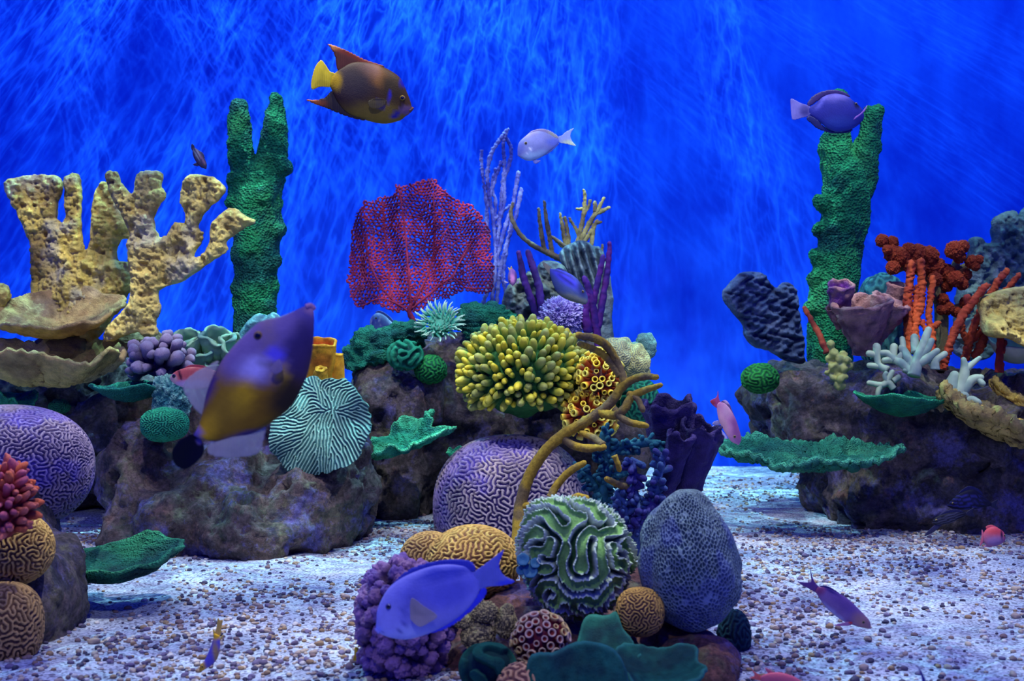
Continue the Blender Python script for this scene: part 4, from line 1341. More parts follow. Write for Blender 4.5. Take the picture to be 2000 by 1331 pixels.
# pink orange finger coral at the left edge
c = P(10, 985, 3.05); k = 3.05 / FPX
t = thing('finger_coral', 'coral pink and orange finger coral at the left edge on the tan brain coral', 'coral', P(10, 1050, 3.05))
mound(t, c, (36 * k, .05, 66 * k), S(150, 50, 46), M_FINE, 6)
fm = [finger_mesh('finger', r, S(178, 54, 52), cb, M_FINE, seed=s, bend=b, knob=0.03, ks=8, blunt=.5) for s, (r, cb, b) in enumerate(((.17, S(240, 128, 104), .08), (.2, S(236, 116, 74), -.08), (.18, S(214, 104, 120), .1)))]
mound_parts(t, 'finger', fm, c, (32 * k, .045, 60 * k), 150, 40 * k, face=-.3, up=.35, jit=.3, seed=8, zmin=-.8, sink=.15)


def cup_mesh(name, inner, rim, stalk, m, r=.42, L=1.0, ruf=.0):
    pr = [(r * .55, 0), (r * .6, L * .3), (r * .85, L * .65), (r * 1.02, L * .9), (r, L), (r * .86, L * 1.03), (r * .66, L * .97), (r * .5, L * .8), (r * .35, L * .62), (.01, L * .58)]
    V, F = revolve(pr, 14, ruf)
    h = np.repeat(np.arange(10), 14)
    C = np.repeat(np.array(rim)[None], len(V), 0)
    C[h <= 2] = stalk
    C[h == 3] = mix(stalk, rim, np.array([.8]))[0]
    C[h >= 7] = inner
    return make_mesh(name, V, F, m, C)


# red and cream cup coral
c = P(1054, 1250, 2.86); k = 2.86 / FPX
t = thing('cup_coral', 'cluster of cream rimmed dark red cup corals below the flower coral', 'coral', P(1054, 1300, 2.86))
mound(t, c, (46 * k, .05, 42 * k), S(110, 26, 40), M_SOFT, 7)
cm = [cup_mesh('cup', S(150, 40, 34), rc, S(124, 34, 48), M_SOFT, r) for rc, r in ((S(214, 182, 134), .42), (S(206, 172, 140), .46), (S(224, 190, 110), .38))]
mound_parts(t, 'cup', cm, c, (44 * k, .05, 40 * k), 92, 19 * k, face=-.15, up=.05, jit=.12, seed=9, zmin=-.8, sink=.25)
# yellow tube coral
t = thing('cup_coral', 'cluster of bright yellow tube corals behind the yellow sea rod', 'coral', P(1155, 845, 5.0))
cm = [cup_mesh('cup', S(120, 84, 20), S(232, 200, 50), S(190, 84, 36), M_SOFT, .23), cup_mesh('cup', S(120, 84, 20), S(224, 206, 80), S(160, 74, 34), M_SOFT, .25)]
k = 5.0 / FPX
for cx, cy, rx, rz, n, sd in ((1170, 742, 26, 38, 120, 10), (1152, 812, 34, 28, 120, 11)):
    c = P(cx, cy, 5.0)
    mound(t, c, (rx * k, .07, rz * k), S(84, 40, 26), M_SOFT, sd)
    mound_parts(t, 'cup', cm, c, (rx * k, .07, rz * k), n, 25 * k, face=-.15, up=.1, jit=.28, seed=sd, zmin=-.85, sink=.1)
# star lumps
t = thing('star_coral', 'olive and cream pebbly star coral lumps beside the red cup corals', 'coral', P(940, 1270, 2.95))
for j, (x, y, rx, rz) in enumerate(((945, 1196, 27, 20), (936, 1180, 11, 12), (934, 1242, 33, 27), (988, 1218, 20, 30), (906, 1214, 22, 13), (992, 1192, 12, 12))):
    V, F, _ = ico(5)
    d = np.abs(vnoise(V * 7 + j, 3)); W = V * (1 + .16 * d + .1 * fbm(V * 2 + j, 2, 4))[:, None] * (np.array((rx, rx * .9, rz)) * 2.95 / FPX) + P(x, y, 2.95)
    obj('lump', W, F, M_FINE, mix(S(84, 74, 56), S(190, 170, 102), sm(.08, .5, d)), t)

# ---- sponges shaped like vases
def cup(t, base, top, Yb, Yt, rb, rt, ca, cb, m, ruffle=.05, k=4, seed=0, wall=.12, noise=.006, flat=1.0, name='cup', inner=None):
    b, p = P(*base, Yb), P(*top, Yt)
    H = np.linalg.norm(p - b); rb *= Yb / FPX; rt *= Yt / FPX
    rm_ = (rb + rt) / 2
    w = wall * rt
    pr = [(rb, 0), (rb * 1.02, .12 * H), (rb + (rt - rb) * .3, .35 * H), (rb + (rt - rb) * .6, .6 * H), (rb + (rt - rb) * .85, .82 * H), (rt * .99, .95 * H), (rt, H), (rt - .5 * w, 1.02 * H), (rt - w, H),
          ((rt - w) * .9, .85 * H), ((rt - w) * .75, .65 * H), ((rt - w) * .5, .45 * H), (.001, .36 * H)]
    pr2 = spline(np.array(pr), 40); pr2[:, 0] = np.maximum(pr2[:, 0], .0008)
    V, F = revolve(pr2, 44, ruffle, k, seed, noise, 40)
    V[:, 1] *= flat
    h = np.repeat(np.arange(40) / 39, 44)
    C = stony_cols(V, ca, cb, ca, 14, seed)
    if inner is not None: C = mixc(C, inner, sm(.66, .74, h))
    return obj(name, orient(V, b, p), F, m, C, t)


VS1, VS2 = S(170, 122, 112), S(122, 82, 92)
t = thing('vase_sponge', 'mauve pink group of vase sponges in front of the right green pillar', 'sponge', P(1690, 690, 5.3))
cup(t, (1686, 690), (1682, 590), 5.3, 5.24, 22, 58, VS1, VS2, M_ROUGH, .10, 3, 1, .16, .016)
cup(t, (1705, 668), (1742, 588), 5.36, 5.3, 16, 40, S(176, 130, 120), VS2, M_ROUGH, .10, 3, 2, .2, .016)
cup(t, (1640, 625), (1643, 556), 5.32, 5.25, 16, 26, VS1, S(120, 70, 128), M_ROUGH, .12, 3, 3, .2, .012, inner=S(130, 60, 150))
cup(t, (1740, 620), (1755, 556), 5.5, 5.45, 14, 22, VS1, VS2, M_ROUGH, .05, 3, 4, .25)
cup(t, (1640, 640), (1625, 600), 5.35, 5.3, 8, 14, VS1, VS2, M_ROUGH, .08, 3, 5, .3)
t = thing('tube_sponge', 'golden orange tube sponges peeking out right of the big fish', 'sponge', P(630, 750, 5.2))
OR1, OR2 = S(224, 160, 32), S(196, 116, 26)
cup(t, (622, 760), (628, 668), 5.2, 5.14, 26, 31, OR1, OR2, M_FINE, .07, 2, 6, .16, inner=S(214, 86, 20))
cup(t, (655, 760), (655, 692), 5.22, 5.2, 20, 15, OR1, OR2, M_FINE, .05, 3, 7, .7)
cup(t, (625, 760), (626, 720), 5.1, 5.05, 18, 12, S(230, 176, 40), OR2, M_FINE, .06, 3, 8, .7)
t = thing('vase_sponge', 'dark purple ruffled sponge cluster behind the honeycomb dome', 'sponge', P(1310, 980, 3.95))
DP1, DP2 = S(62, 48, 96), S(44, 36, 76)
cup(t, (1318, 1000), (1306, 790), 3.98, 3.92, 26, 52, DP1, DP2, M_ROUGH, .14, 4, 9, .14, .012)
cup(t, (1325, 1000), (1366, 832), 3.92, 3.85, 30, 40, DP1, DP2, M_ROUGH, .16, 3, 10, .16, .012)
cup(t, (1345, 960), (1392, 848), 3.95, 3.9, 20, 22, S(76, 66, 100), DP2, M_ROUGH, .12, 3, 11, .3, .01)
cup(t, (1300, 960), (1330, 850), 3.84, 3.8, 20, 26, DP1, DP2, M_ROUGH, .2, 3, 12, .3, .012)
t = thing('leather_coral', 'pale mint folded leather coral between the purple cauliflower coral and the big fish', 'coral', P(400, 725, 5.3))
for x, y, x2, y2, rb, rt, s in ((375, 720, 362, 658, 16, 30, 1), (420, 720, 425, 655, 16, 32, 2), (398, 725, 392, 676, 14, 30, 3), (440, 720, 456, 672, 12, 28, 4), (380, 730, 350, 690, 10, 20, 5), (425, 730, 420, 698, 12, 24, 6)):
    cup(t, (x, y), (x2, y2), 5.35, 5.25, rb, rt, S(136, 176, 132), S(100, 148, 128), M_SMOOTH, .2, 2, s, .2, .010, name='fold')

# ---- orange tree coral and red finger sponges on the right reef
t = thing('tree_coral', 'bright orange tree coral with knobbly heads on a tan trunk', 'coral', P(1838, 720, 5.5))
for pl, r in (([(1836, 725), (1838, 660), (1838, 600), (1830, 560)], [16, 14, 13, 12]), ([(1834, 590), (1808, 540), (1775, 515), (1735, 482)], [11, 10, 9, 7]), ([(1836, 570), (1860, 540), (1872, 500)], [10, 9, 8]), ([(1770, 520), (1752, 525)], 9),
              ([(1840, 610), (1870, 600), (1890, 595)], 8), ([(1860, 530), (1885, 520), (1908, 512)], [8, 7, 6])):
    V, F = px_tube(pl, 5.5, r, 12, .004, 40)
    obj('trunk' if r == [16, 14, 13, 12] else 'branch', V, F, M_FINE, S(128, 116, 72), t)
om = []
for s in range(3):
    V, F, _ = ico(5)
    d = .14 * fbm(V * 2.4 + s * 3, 2, s) + .16 * np.abs(vnoise(V * 6 + s, s)) + .05 * vnoise(V * 16, s)
    om.append(make_mesh('head', V * (1 + d)[:, None], F, M_FINE, mix(S(150, 54, 26), S(206, 98, 40), sm(.02, .3, d))))
rng = random.Random(5)
for j, (x, y, r) in enumerate(((1722, 470, 12), (1742, 474, 12), (1733, 488, 9), (1745, 497, 17), (1762, 502, 18), (1790, 497, 19), (1775, 488, 13), (1744, 523, 13), (1815, 500, 18), (1828, 522, 18), (1806, 520, 17), (1848, 533, 17), (1866, 545, 15), (1885, 536, 12),
                               (1880, 556, 11), (1864, 489, 17), (1880, 482, 12), (1874, 502, 12), (1899, 512, 13), (1911, 508, 9), (1842, 585, 11), (1850, 602, 13), (1838, 606, 9), (1886, 590, 11), (1868, 610, 10), (1780, 520, 15), (1826, 545, 13), (1850, 560, 10), (1905, 520, 9))):
    sc_ = r * 5.4 / FPX
    M = Matrix.Translation(Vector(P(x, y, 5.44 + rng.uniform(-.03, .03)))) @ Euler((rng.uniform(0, 6), rng.uniform(0, 6), 0)).to_matrix().to_4x4() @ Matrix.Scale(sc_, 4)
    inst('head', om[j % 3], t, M)
RO1, RO2 = S(190, 82, 36), S(150, 50, 34)
rods('finger_sponge', 'orange red finger sponges standing upright in front of the orange tree coral',
     [([(1776, 690), (1774, 640), (1773, 590), (1777, 550), (1780, 515)], [9, 9, 9, 8, 7]), ([(1790, 690), (1786, 640), (1796, 600), (1800, 560), (1798, 510)], [9, 9, 9, 8, 7]),
      ([(1782, 660), (1788, 620), (1790, 580), (1793, 560)], [8, 7, 6, 5]), ([(1820, 700), (1822, 660), (1814, 620), (1818, 580), (1822, 545)], [5, 6, 6, 7, 6]), ([(1810, 650), (1802, 630)], 5), ([(1820, 640), (1832, 632)], 5)],
     5.3, M_FINE, RO1, RO2, 11, .007, 140, seed=36)
rods('finger_sponge', 'long red finger sponge leaning right over the pale blue staghorn',
     [([(1842, 722), (1850, 690), (1868, 640), (1895, 595), (1926, 558)], [7, 8, 9, 8.5, 7]), ([(1893, 600), (1888, 582)], 7)], 5.2, M_FINE, S(176, 70, 38), S(140, 46, 34), 11, .007, 140, seed=37)
rods('finger_sponge', 'branching red finger sponge leaning right beside the yellow elkhorn plate',
     [([(1884, 705), (1893, 670), (1906, 630), (1930, 585), (1948, 552), (1966, 530)], [8, 8, 8, 7.5, 7, 6]), ([(1890, 672), (1880, 645), (1878, 625)], [6, 6, 5]), ([(1896, 670), (1912, 652), (1920, 640)], [6, 7, 6]),
      ([(1902, 700), (1914, 680), (1924, 655)], [7, 9, 8]), ([(1962, 572), (1978, 552), (1991, 538)], [6, 6, 5])], 5.28, M_FINE, S(184, 76, 38), S(146, 48, 34), 11, .007, 140, seed=38)
rods('finger_sponge', 'short dark red finger sponge below the right elkhorn plate',
     [([(1952, 728), (1953, 700), (1954, 665), (1956, 640)], [9, 7, 7, 6]), ([(1958, 690), (1962, 668)], 5)], 5.2, M_FINE, S(150, 40, 34), S(112, 30, 34), 10, .004, 70, seed=39)
rods('finger_sponge', 'thin rust red finger sponge between the slate fan coral and the green pillar',
     [([(1616, 690), (1604, 662), (1588, 632), (1571, 602)], [7, 6, 5.5, 4])], 5.3, M_FINE, S(170, 76, 46), S(130, 50, 40), 10, .004, 70, seed=40)
SB1, SB2 = S(172, 188, 146), S(136, 158, 132)
rods('staghorn_coral', 'pale blue staghorn coral spreading in front of the orange sponges',
     [([(1784, 735), (1793, 700), (1804, 672), (1813, 645)], [13, 11, 9, 6.5]), ([(1796, 700), (1812, 682), (1819, 666)], [8, 7, 6]), ([(1790, 712), (1812, 700), (1830, 686)], [10, 9, 6]), ([(1786, 722), (1772, 698), (1761, 680)], [10, 9, 7]),
      ([(1766, 690), (1762, 662)], [7, 5]), ([(1788, 690), (1786, 660)], [9, 8]), ([(1784, 728), (1765, 712), (1746, 703), (1727, 704)], [11, 9, 8, 6]), ([(1752, 704), (1766, 690)], 7), ([(1750, 705), (1735, 692), (1719, 690)], [8, 7, 6]),
      ([(1744, 698), (1746, 677)], [7, 7]), ([(1735, 722), (1716, 712), (1712, 678)], [7, 7, 8]), ([(1714, 694), (1697, 691)], 6), ([(1722, 716), (1698, 714)], 6), ([(1716, 712), (1711, 702)], 5), ([(1826, 722), (1828, 704), (1845, 692)], [10, 8, 6]), ([(1770, 728), (1775, 712)], 8)], 5.08, M_SMOOTH, SB1, SB2, 12, .002, 30, seed=61, dep=.12)
rods('staghorn_coral', 'small pale mint staghorn sprig just above the upper green shelf coral',
     [([(1745, 760), (1735, 748), (1721, 752), (1697, 748)], [7, 7, 6, 5]), ([(1722, 750), (1716, 762), (1714, 773)], [6, 5.5, 5]), ([(1732, 746), (1738, 736), (1743, 727)], [6, 6, 5]), ([(1733, 745), (1728, 735), (1730, 730)], 5), ([(1744, 745), (1755, 738)], 6)], 5.1, M_SMOOTH, S(178, 196, 148), SB2, 12, .002, 30, seed=62)
rods('staghorn_coral', 'pale blue staghorn coral sitting on the yellow sloping ledge',
     [([(1852, 778), (1858, 755), (1864, 734)], [17, 15, 9]), ([(1872, 772), (1880, 745), (1884, 720), (1882, 703)], [15, 12, 9, 6]), ([(1886, 722), (1898, 712), (1913, 700)], [8, 6, 4]), ([(1876, 770), (1892, 748), (1904, 740), (1915, 738)], [12, 10, 9, 7]),
      ([(1910, 740), (1919, 750)], 6), ([(1880, 784), (1880, 768)], [9, 8]), ([(1882, 786), (1898, 782), (1910, 786)], [9, 8, 7]), ([(1862, 780), (1878, 776)], 15)], 4.98, M_SMOOTH, S(164, 182, 146), SB2, 12, .002, 30, seed=63, dep=.1)
rng = random.Random(9)
balls = []
for (x, y, r) in ((1622, 672, 8), (1628, 690, 9), (1638, 700, 8), (1646, 694, 9), (1655, 703, 8), (1625, 716, 8), (1635, 728, 9), (1648, 720, 8), (1660, 716, 7), (1625, 738, 6), (1642, 740, 8), (1614, 728, 6), (1618, 700, 7), (1636, 714, 9), (1640, 752, 12), (1650, 736, 7)):
    y0 = 5.12 + rng.uniform(-.02, .02)
    balls.append(blob(P(x, y, y0), np.array((r, r, r)) * 5.12 / FPX, 3))
    balls.append(px_tube([(x, y), ((x + 1638) / 2, (y + 735) / 2 + 4), (1640, 750)], 5.13, [r * .6, r * .6, r * .7], 8))
V, F = fuse(balls, .0055)
V = relax(V, F, 2); V = V + normals(V, F) * (.004 * vnoise(V * 70, 4))[:, None]
obj('nub_coral', V, F, M_SMOOTH, stony_cols(V, S(158, 160, 84), S(120, 132, 80), S(128, 156, 130), 16, 4), label='small yellow green nubby coral at the foot of the purple vase sponge', cat='coral')

# ---- yellow sea rod in front of the middle brain coral
rods('sea_rod', 'long curving mustard yellow sea rod with many arms in front of the middle brain coral',
     [([(1010, 1075), (1013, 1030), (1017, 985), (1034, 930), (1062, 885), (1100, 850), (1150, 820), (1190, 790), (1212, 760), (1235, 742), (1262, 736), (1282, 737)], [13, 13, 12, 11.5, 11, 11, 10, 9.5, 9, 8, 7, 6]),
      ([(1170, 805), (1198, 812), (1218, 800), (1235, 775), (1262, 762), (1290, 753)], [9, 9, 9, 8, 7, 5]),
      ([(1222, 752), (1210, 720), (1192, 685), (1168, 664), (1130, 655)], [8, 8, 8.5, 8.5, 7]), ([(1210, 735), (1190, 705), (1165, 685), (1132, 672)], [7, 7, 7, 6]),
      ([(1228, 770), (1245, 780), (1255, 800)], [7, 6, 6]), ([(1200, 800), (1215, 818), (1240, 828), (1262, 832)], [7, 7, 7, 6]),
      ([(1098, 852), (1115, 868), (1145, 876), (1178, 874)], [8, 8, 8, 7]), ([(1178, 870), (1160, 856), (1136, 846)], [7, 7, 6]),
      ([(1074, 972), (1090, 945), (1115, 920), (1140, 905)], [8, 8, 8, 6]), ([(1016, 990), (1040, 988), (1056, 980)], [8, 7, 6]), ([(1118, 975), (1130, 970), (1146, 974)], [7, 7, 6]),
      ([(1232, 955), (1210, 948), (1186, 936)], [7, 7, 6]), ([(1200, 890), (1206, 905), (1210, 918)], [6, 6, 5])], 3.75, M_ROD, S(180, 148, 40), S(122, 102, 60), 12, .0015, 120, seed=71, dep=.10)


# ---- bushy nodule corals between the sea rod and the honeycomb dome
def bushy(name, label, branches, Y, ca, cb, seed=0, nod=9, nr=5.0):
    rng = np.random.RandomState(seed)
    low = max((p for b in branches for p in b[0]), key=lambda p: p[1])
    t = thing(name, label, 'coral', P(low[0], low[1], Y))
    for bi, (pl, r) in enumerate(branches):
        pl = np.array(pl, float)
        parts = [px_tube(pl, Y, r, 10, .004, 50, seed)]
        L = np.linalg.norm(np.diff(pl, axis=0), axis=1).sum()
        n = int(L / nod) + 2
        C = spline(pl, n)
        for c in C:
            for _ in range(3):
                a = rng.uniform(0, 2 * math.pi); e = rng.uniform(-1, .3)
                d = np.array((math.cos(a), e, math.sin(a))); d /= np.linalg.norm(d)
                b0 = P(c[0] + rng.uniform(-4, 4), c[1] + rng.uniform(-4, 4), Y)
                rr_ = r * Y / FPX if not np.ndim(r) else r[0] * Y / FPX
                q = rng.uniform(.7, 1.25) * nr * Y / FPX
                parts.append(tube([b0, b0 + d * rr_, b0 + d * (rr_ + q * 1.8)], [q * .8, q * .8, q], 7, n=5, cap=2))
        V, F = join(parts)
        obj('branch', V, F, M_FINE, mix(ca, cb, sm(-.2, .3, fbm(V * 16, 3, seed + bi))), t)


bushy('bush_coral', 'dark teal bushy coral with tiny tubes behind the flower coral',
      [([(1186, 1080), (1176, 1010), (1180, 950), (1186, 900), (1182, 850)], 11), ([(1182, 905), (1205, 878), (1240, 868), (1275, 866), (1302, 876)], 8), ([(1176, 975), (1150, 935), (1130, 916)], 8), ([(1184, 960), (1205, 930), (1222, 925)], 7), ([(1160, 1060), (1150, 1010), (1146, 985)], 9),
       ([(1178, 890), (1160, 880)], 7)], 3.85, S(30, 92, 104), S(52, 124, 128), 81)
bushy('bush_coral', 'indigo knobbly bush coral at the foot of the dark purple sponge',
      [([(1240, 1085), (1245, 1040), (1256, 1010), (1275, 990)], 14), ([(1205, 1080), (1215, 1050), (1220, 1010), (1210, 965)], 10), ([(1250, 1010), (1240, 960), (1236, 900)], 7), ([(1270, 1000), (1285, 950), (1292, 895)], 8), ([(1225, 1040), (1260, 1030), (1290, 1020)], 9)], 3.75, S(52, 48, 112), S(58, 86, 128), 82, nr=6)

# ---- teal leaf coral in the foreground
t = thing('leaf_coral', 'dark teal leaf coral with folded plates along the bottom edge', 'coral', P(1200, 1335, 2.72))
TL = (S(14, 82, 64), S(8, 56, 52), S(22, 98, 74))
for poly, Y, b in (([(1128, 1320), (1130, 1260), (1150, 1222), (1190, 1222), (1212, 1214), (1222, 1240), (1240, 1262), (1246, 1300), (1240, 1330)], 2.86, lambda x, y: 0.0012 * (1300 - y) + .01 * np.sin(x * .06)),
                   ([(1024, 1400), (1030, 1300), (1048, 1282), (1085, 1284), (1120, 1272), (1150, 1266), (1190, 1270), (1215, 1290), (1228, 1330), (1235, 1400)], 2.7, lambda x, y: 0.0006 * (1350 - y) + .02 * np.sin(x * .035)),
                   ([(1222, 1345), (1232, 1295), (1248, 1276), (1262, 1290), (1280, 1310), (1290, 1350)], 2.84, lambda x, y: .01 * np.sin(x * .06))):
    V, F, Q, sd_ = slab([poly], Y, 1.8, .03, 8, .006, 30, bend=b, seed=91, jit=.4)
    obj('leaf', V, F, M_FINE, mixc(stony_cols(V, *TL, 12, 3), S(60, 140, 116), .5 * sm(5, 0, sd_)), t)
V, F, rr = sheet(1285, 1318, 2.78, 92, .09, .03, 1.8, .02, (.22, -.02, 0), .014, 4, .22, 17, rough=.006)
obj('leaf', V, F, M_FINE, mixc(stony_cols(V, *TL, 12, 5), S(60, 140, 116), .5 * sm(.92, 1, rr)), t)

# ================================================================ FISH
M_FISH = mat('fish_skin', rough=0.6, bump='cells', bscale=240, bstr=0.15, bdist=0.002, mott=0.1, mscale=30, spec=0.18)
M_FIN = mat('fish_fin', rough=0.5, bump='rays', bscale=60, bstr=0.25, bdist=0.002, mott=0.1, mscale=40, spec=0.3)
M_FINCLEAR = mat('clear_fish_fin', rough=0.5, bump='rays', bscale=60, bstr=0.25, bdist=0.002, mott=0.1, mscale=40, spec=0.3, alpha=0.55)
M_EYE = mat('fish_eye', rough=0.12, bump=None, mott=0.0, spec=0.6)


def paint(Q, base, patches):
    C = np.repeat(np.array(base, float)[None], len(Q), 0)
    ext = np.ptp(Q, axis=0).max()
    q3 = np.concatenate([Q, 0 * Q[:, :1]], 1) / ext
    Q = Q + .035 * ext * np.stack([fbm(q3 * 7, 3, 1), fbm(q3 * 7 + 9, 3, 2)], 1)
    for p in patches:
        cx, cy, rx, ry, col = p[:5]
        ang = math.radians(p[5]) if len(p) > 5 else 0.0
        soft = p[6] if len(p) > 6 else 0.5
        a = p[7] if len(p) > 7 else 1.0
        dx, dy = Q[:, 0] - cx, Q[:, 1] - cy
        u = dx * math.cos(ang) + dy * math.sin(ang); v = -dx * math.sin(ang) + dy * math.cos(ang)
        d = np.sqrt((u / rx) ** 2 + (v / ry) ** 2)
        C = mixc(C, col, a * sm(1 + soft, 1 - soft, d))
    return C


def fish(label, top, bot, Y, base, patches, fins, eye, thick=0.36, yaw=0.0, eyec=S(150, 130, 60), name='fish', mouth=None, bend=0.0, group=None):
    """top/bot: outline of the body from the nose to the tail root (pixels); fins: (name, polygon, colour, patches, clear, depth)"""
    top = np.array(top, float); bot = np.array(bot, float)
    N, R = 34, 26
    def res(p):
        s = np.concatenate([[0], np.cumsum(np.linalg.norm(np.diff(p, axis=0), axis=1))]); s /= s[-1]
        pp = spline(p, 160)
        s2 = np.concatenate([[0], np.cumsum(np.linalg.norm(np.diff(pp, axis=0), axis=1))]); s2 /= s2[-1]
        u = np.linspace(0, 1, N) ** 1.25
        return np.stack([np.interp(u, s2, pp[:, c]) for c in (0, 1)], 1)
    A, B = res(top), res(bot)
    mid = (A + B) / 2; half = (A - B) / 2
    hh = np.linalg.norm(half, axis=1)
    hs = hh.copy()
    for _ in range(6): hs = np.convolve(np.pad(hs, 1, 'edge'), [.25, .5, .25], 'valid')
    hw = np.minimum(thick * hs * (1.0 - 0.45 * np.linspace(0, 1, N) ** 2), hs) + 0.3
    hw *= sm(-0.06, 0.10, np.linspace(0, 1, N))
    ph = np.arange(R) * 2 * math.pi / R
    Q = mid[:, None] + half[:, None] * np.cos(ph)[None, :, None]
    D = hw[:, None] * np.sign(np.sin(ph)) * np.abs(np.sin(ph)) ** 0.9
    k = Y / FPX
    cen = mid.mean(0)
    o3 = P(cen[0], cen[1], Y)
    cy_, sy_ = math.cos(yaw), math.sin(yaw)
    def W(q, d):
        x = (q[..., 0] - cen[0]) * k; z = -(q[..., 1] - cen[1]) * k; y = d * k
        y = y + bend * (x / 0.1) ** 2 * 0.1
        return np.stack([x * cy_ - y * sy_, x * sy_ + y * cy_, z], -1) + o3
    V = W(Q, D).reshape(-1, 3)
    i = np.arange(N - 1)[:, None] * R; j = np.arange(R)[None]; j2 = (j + 1) % R
    F = np.stack([i + j, i + j2, i + R + j2, i + R + j], -1).reshape(-1, 4)
    # orient outward
    c1 = np.arange(R); b0 = (N - 1) * R
    nose = W(A[0:1], np.zeros(1)); tail = W(mid[-1:], np.zeros(1))
    V = np.concatenate([V, nose, tail])
    t0 = np.stack([np.full(R, N * R), (c1 + 1) % R, c1], 1)
    t1 = np.stack([np.full(R, N * R + 1), b0 + c1, b0 + (c1 + 1) % R], 1)
    nn = normals(V, F)
    if ((nn[:N * R] * (V[:N * R] - np.repeat(W(mid, np.zeros(N)), R, 0))).sum(1) < 0).mean() > .5:
        F = F[:, ::-1]; t0 = t0[:, ::-1]; t1 = t1[:, ::-1]
    t = thing(name, label, 'fish', o3, group)
    QQ = np.concatenate([Q.reshape(-1, 2), A[0:1], mid[-1:]])
    obj('body', V, [F, t0, t1], M_FISH, paint(QQ, base, patches), t)
    for f in fins:
        fname, poly, col = f[:3]
        fp = f[3] if len(f) > 3 and f[3] else []
        clear = f[4] if len(f) > 4 else False
        dep = f[5] if len(f) > 5 else 0.0
        sp = smooth_poly(poly, 4)
        stp = max(1.2, (sp.max(0) - sp.min(0)).max() / 34)
        lo, hi = sp.min(0) - 2 * stp, sp.max(0) + 2 * stp
        xs = np.arange(lo[0], hi[0], stp); ys = np.arange(lo[1], hi[1], stp)
        g = np.stack(np.meshgrid(xs, ys), -1).reshape(-1, 2)
        sd, near = poly_sd(g, sp)
        keep = sd > -.75 * stp
        g = np.where(((sd < 0) & keep)[:, None], near, g)
        idx = np.arange(len(g)).reshape(len(ys), len(xs))
        FF = np.stack([idx[:-1, :-1], idx[1:, :-1], idx[1:, 1:], idx[:-1, 1:]], -1).reshape(-1, 4)
        FF = FF[keep[FF].all(1)]
        if not len(FF): continue
        us = np.unique(FF); rm = np.full(len(g), -1); rm[us] = np.arange(len(us)); FF = rm[FF]; g = g[us]; sdd = np.clip(sd[us], 0, None)
        th = 0.35 + 0.9 * np.minimum(sdd / 12.0, 1)
        cx_ = sp.mean(0)
        wav = 0.05 * np.hypot(g[:, 0] - cen[0], g[:, 1] - cen[1]) * np.sin(g[:, 0] * .05 + g[:, 1] * .03)
        off = wav * .6 + (dep * hs.max() if dep else 0.0)
        if dep: off = dep * hs.max() * (1.0 + 0.5 * np.clip((np.abs(g[:, 0] - sp[0, 0]) + np.abs(g[:, 1] - sp[0, 1])) / 60.0, 0, 1))
        Vf = np.concatenate([W(g, off - th), W(g, off + th)])
        n0 = len(g)
        E = np.concatenate([FF[:, [a, (a + 1) % 4]] for a in range(4)])
        _, first, cnt = np.unique(np.sort(E, 1), axis=0, return_index=True, return_counts=True)
        be = E[first[cnt == 1]]
        side = np.stack([be[:, 1], be[:, 0], be[:, 0] + n0, be[:, 1] + n0], 1)
        obj(fname, Vf, [FF, FF[:, ::-1] + n0, side], M_FINCLEAR if clear else M_FIN, paint(np.concatenate([g, g]), col, fp), t)
    if eye:
        ex, ey, er = eye
        d = np.linalg.norm(mid - np.array((ex, ey)), axis=1)
        si = int(d.argmin())
        vn = half[si] / (hh[si] + 1e-9)
        v = np.clip(((np.array((ex, ey)) - mid[si]) @ vn) / (hh[si] + 1e-9), -.95, .95)
        dd = hw[si] * math.sqrt(1 - v * v) ** .9
        for s in (-1, 1):
            E, EF, _ = ico(3)
            c = W(np.array((ex, ey)), np.array(s * (dd - er * .35)))
            dirn = np.array((-s * sy_ , s * cy_, 0))
            face = E @ dirn
            eo = obj('eye', E * er * k + c, EF, M_EYE, mix(eyec, eyec, face * 0), t)
            eo['_o'] = list(o3)
            qd = Vector(dirn).to_track_quat('Z', 'Y').to_matrix()
            pe = (E * np.array((.62, .62, .3))) @ np.array(qd).T * er * k + c + dirn * er * k * .78
            po = obj('pupil', pe, EF, M_EYE, S(6, 6, 14), eo)
            del eo['_o']
    if mouth:
        V, F = tube([W(np.array(m[:2]), np.array(m[2])) for m in mouth[0]], [mouth[1] * k] * len(mouth[0]), 8)
        obj('lips', V, F, M_FISH, mouth[2], t)
    return t


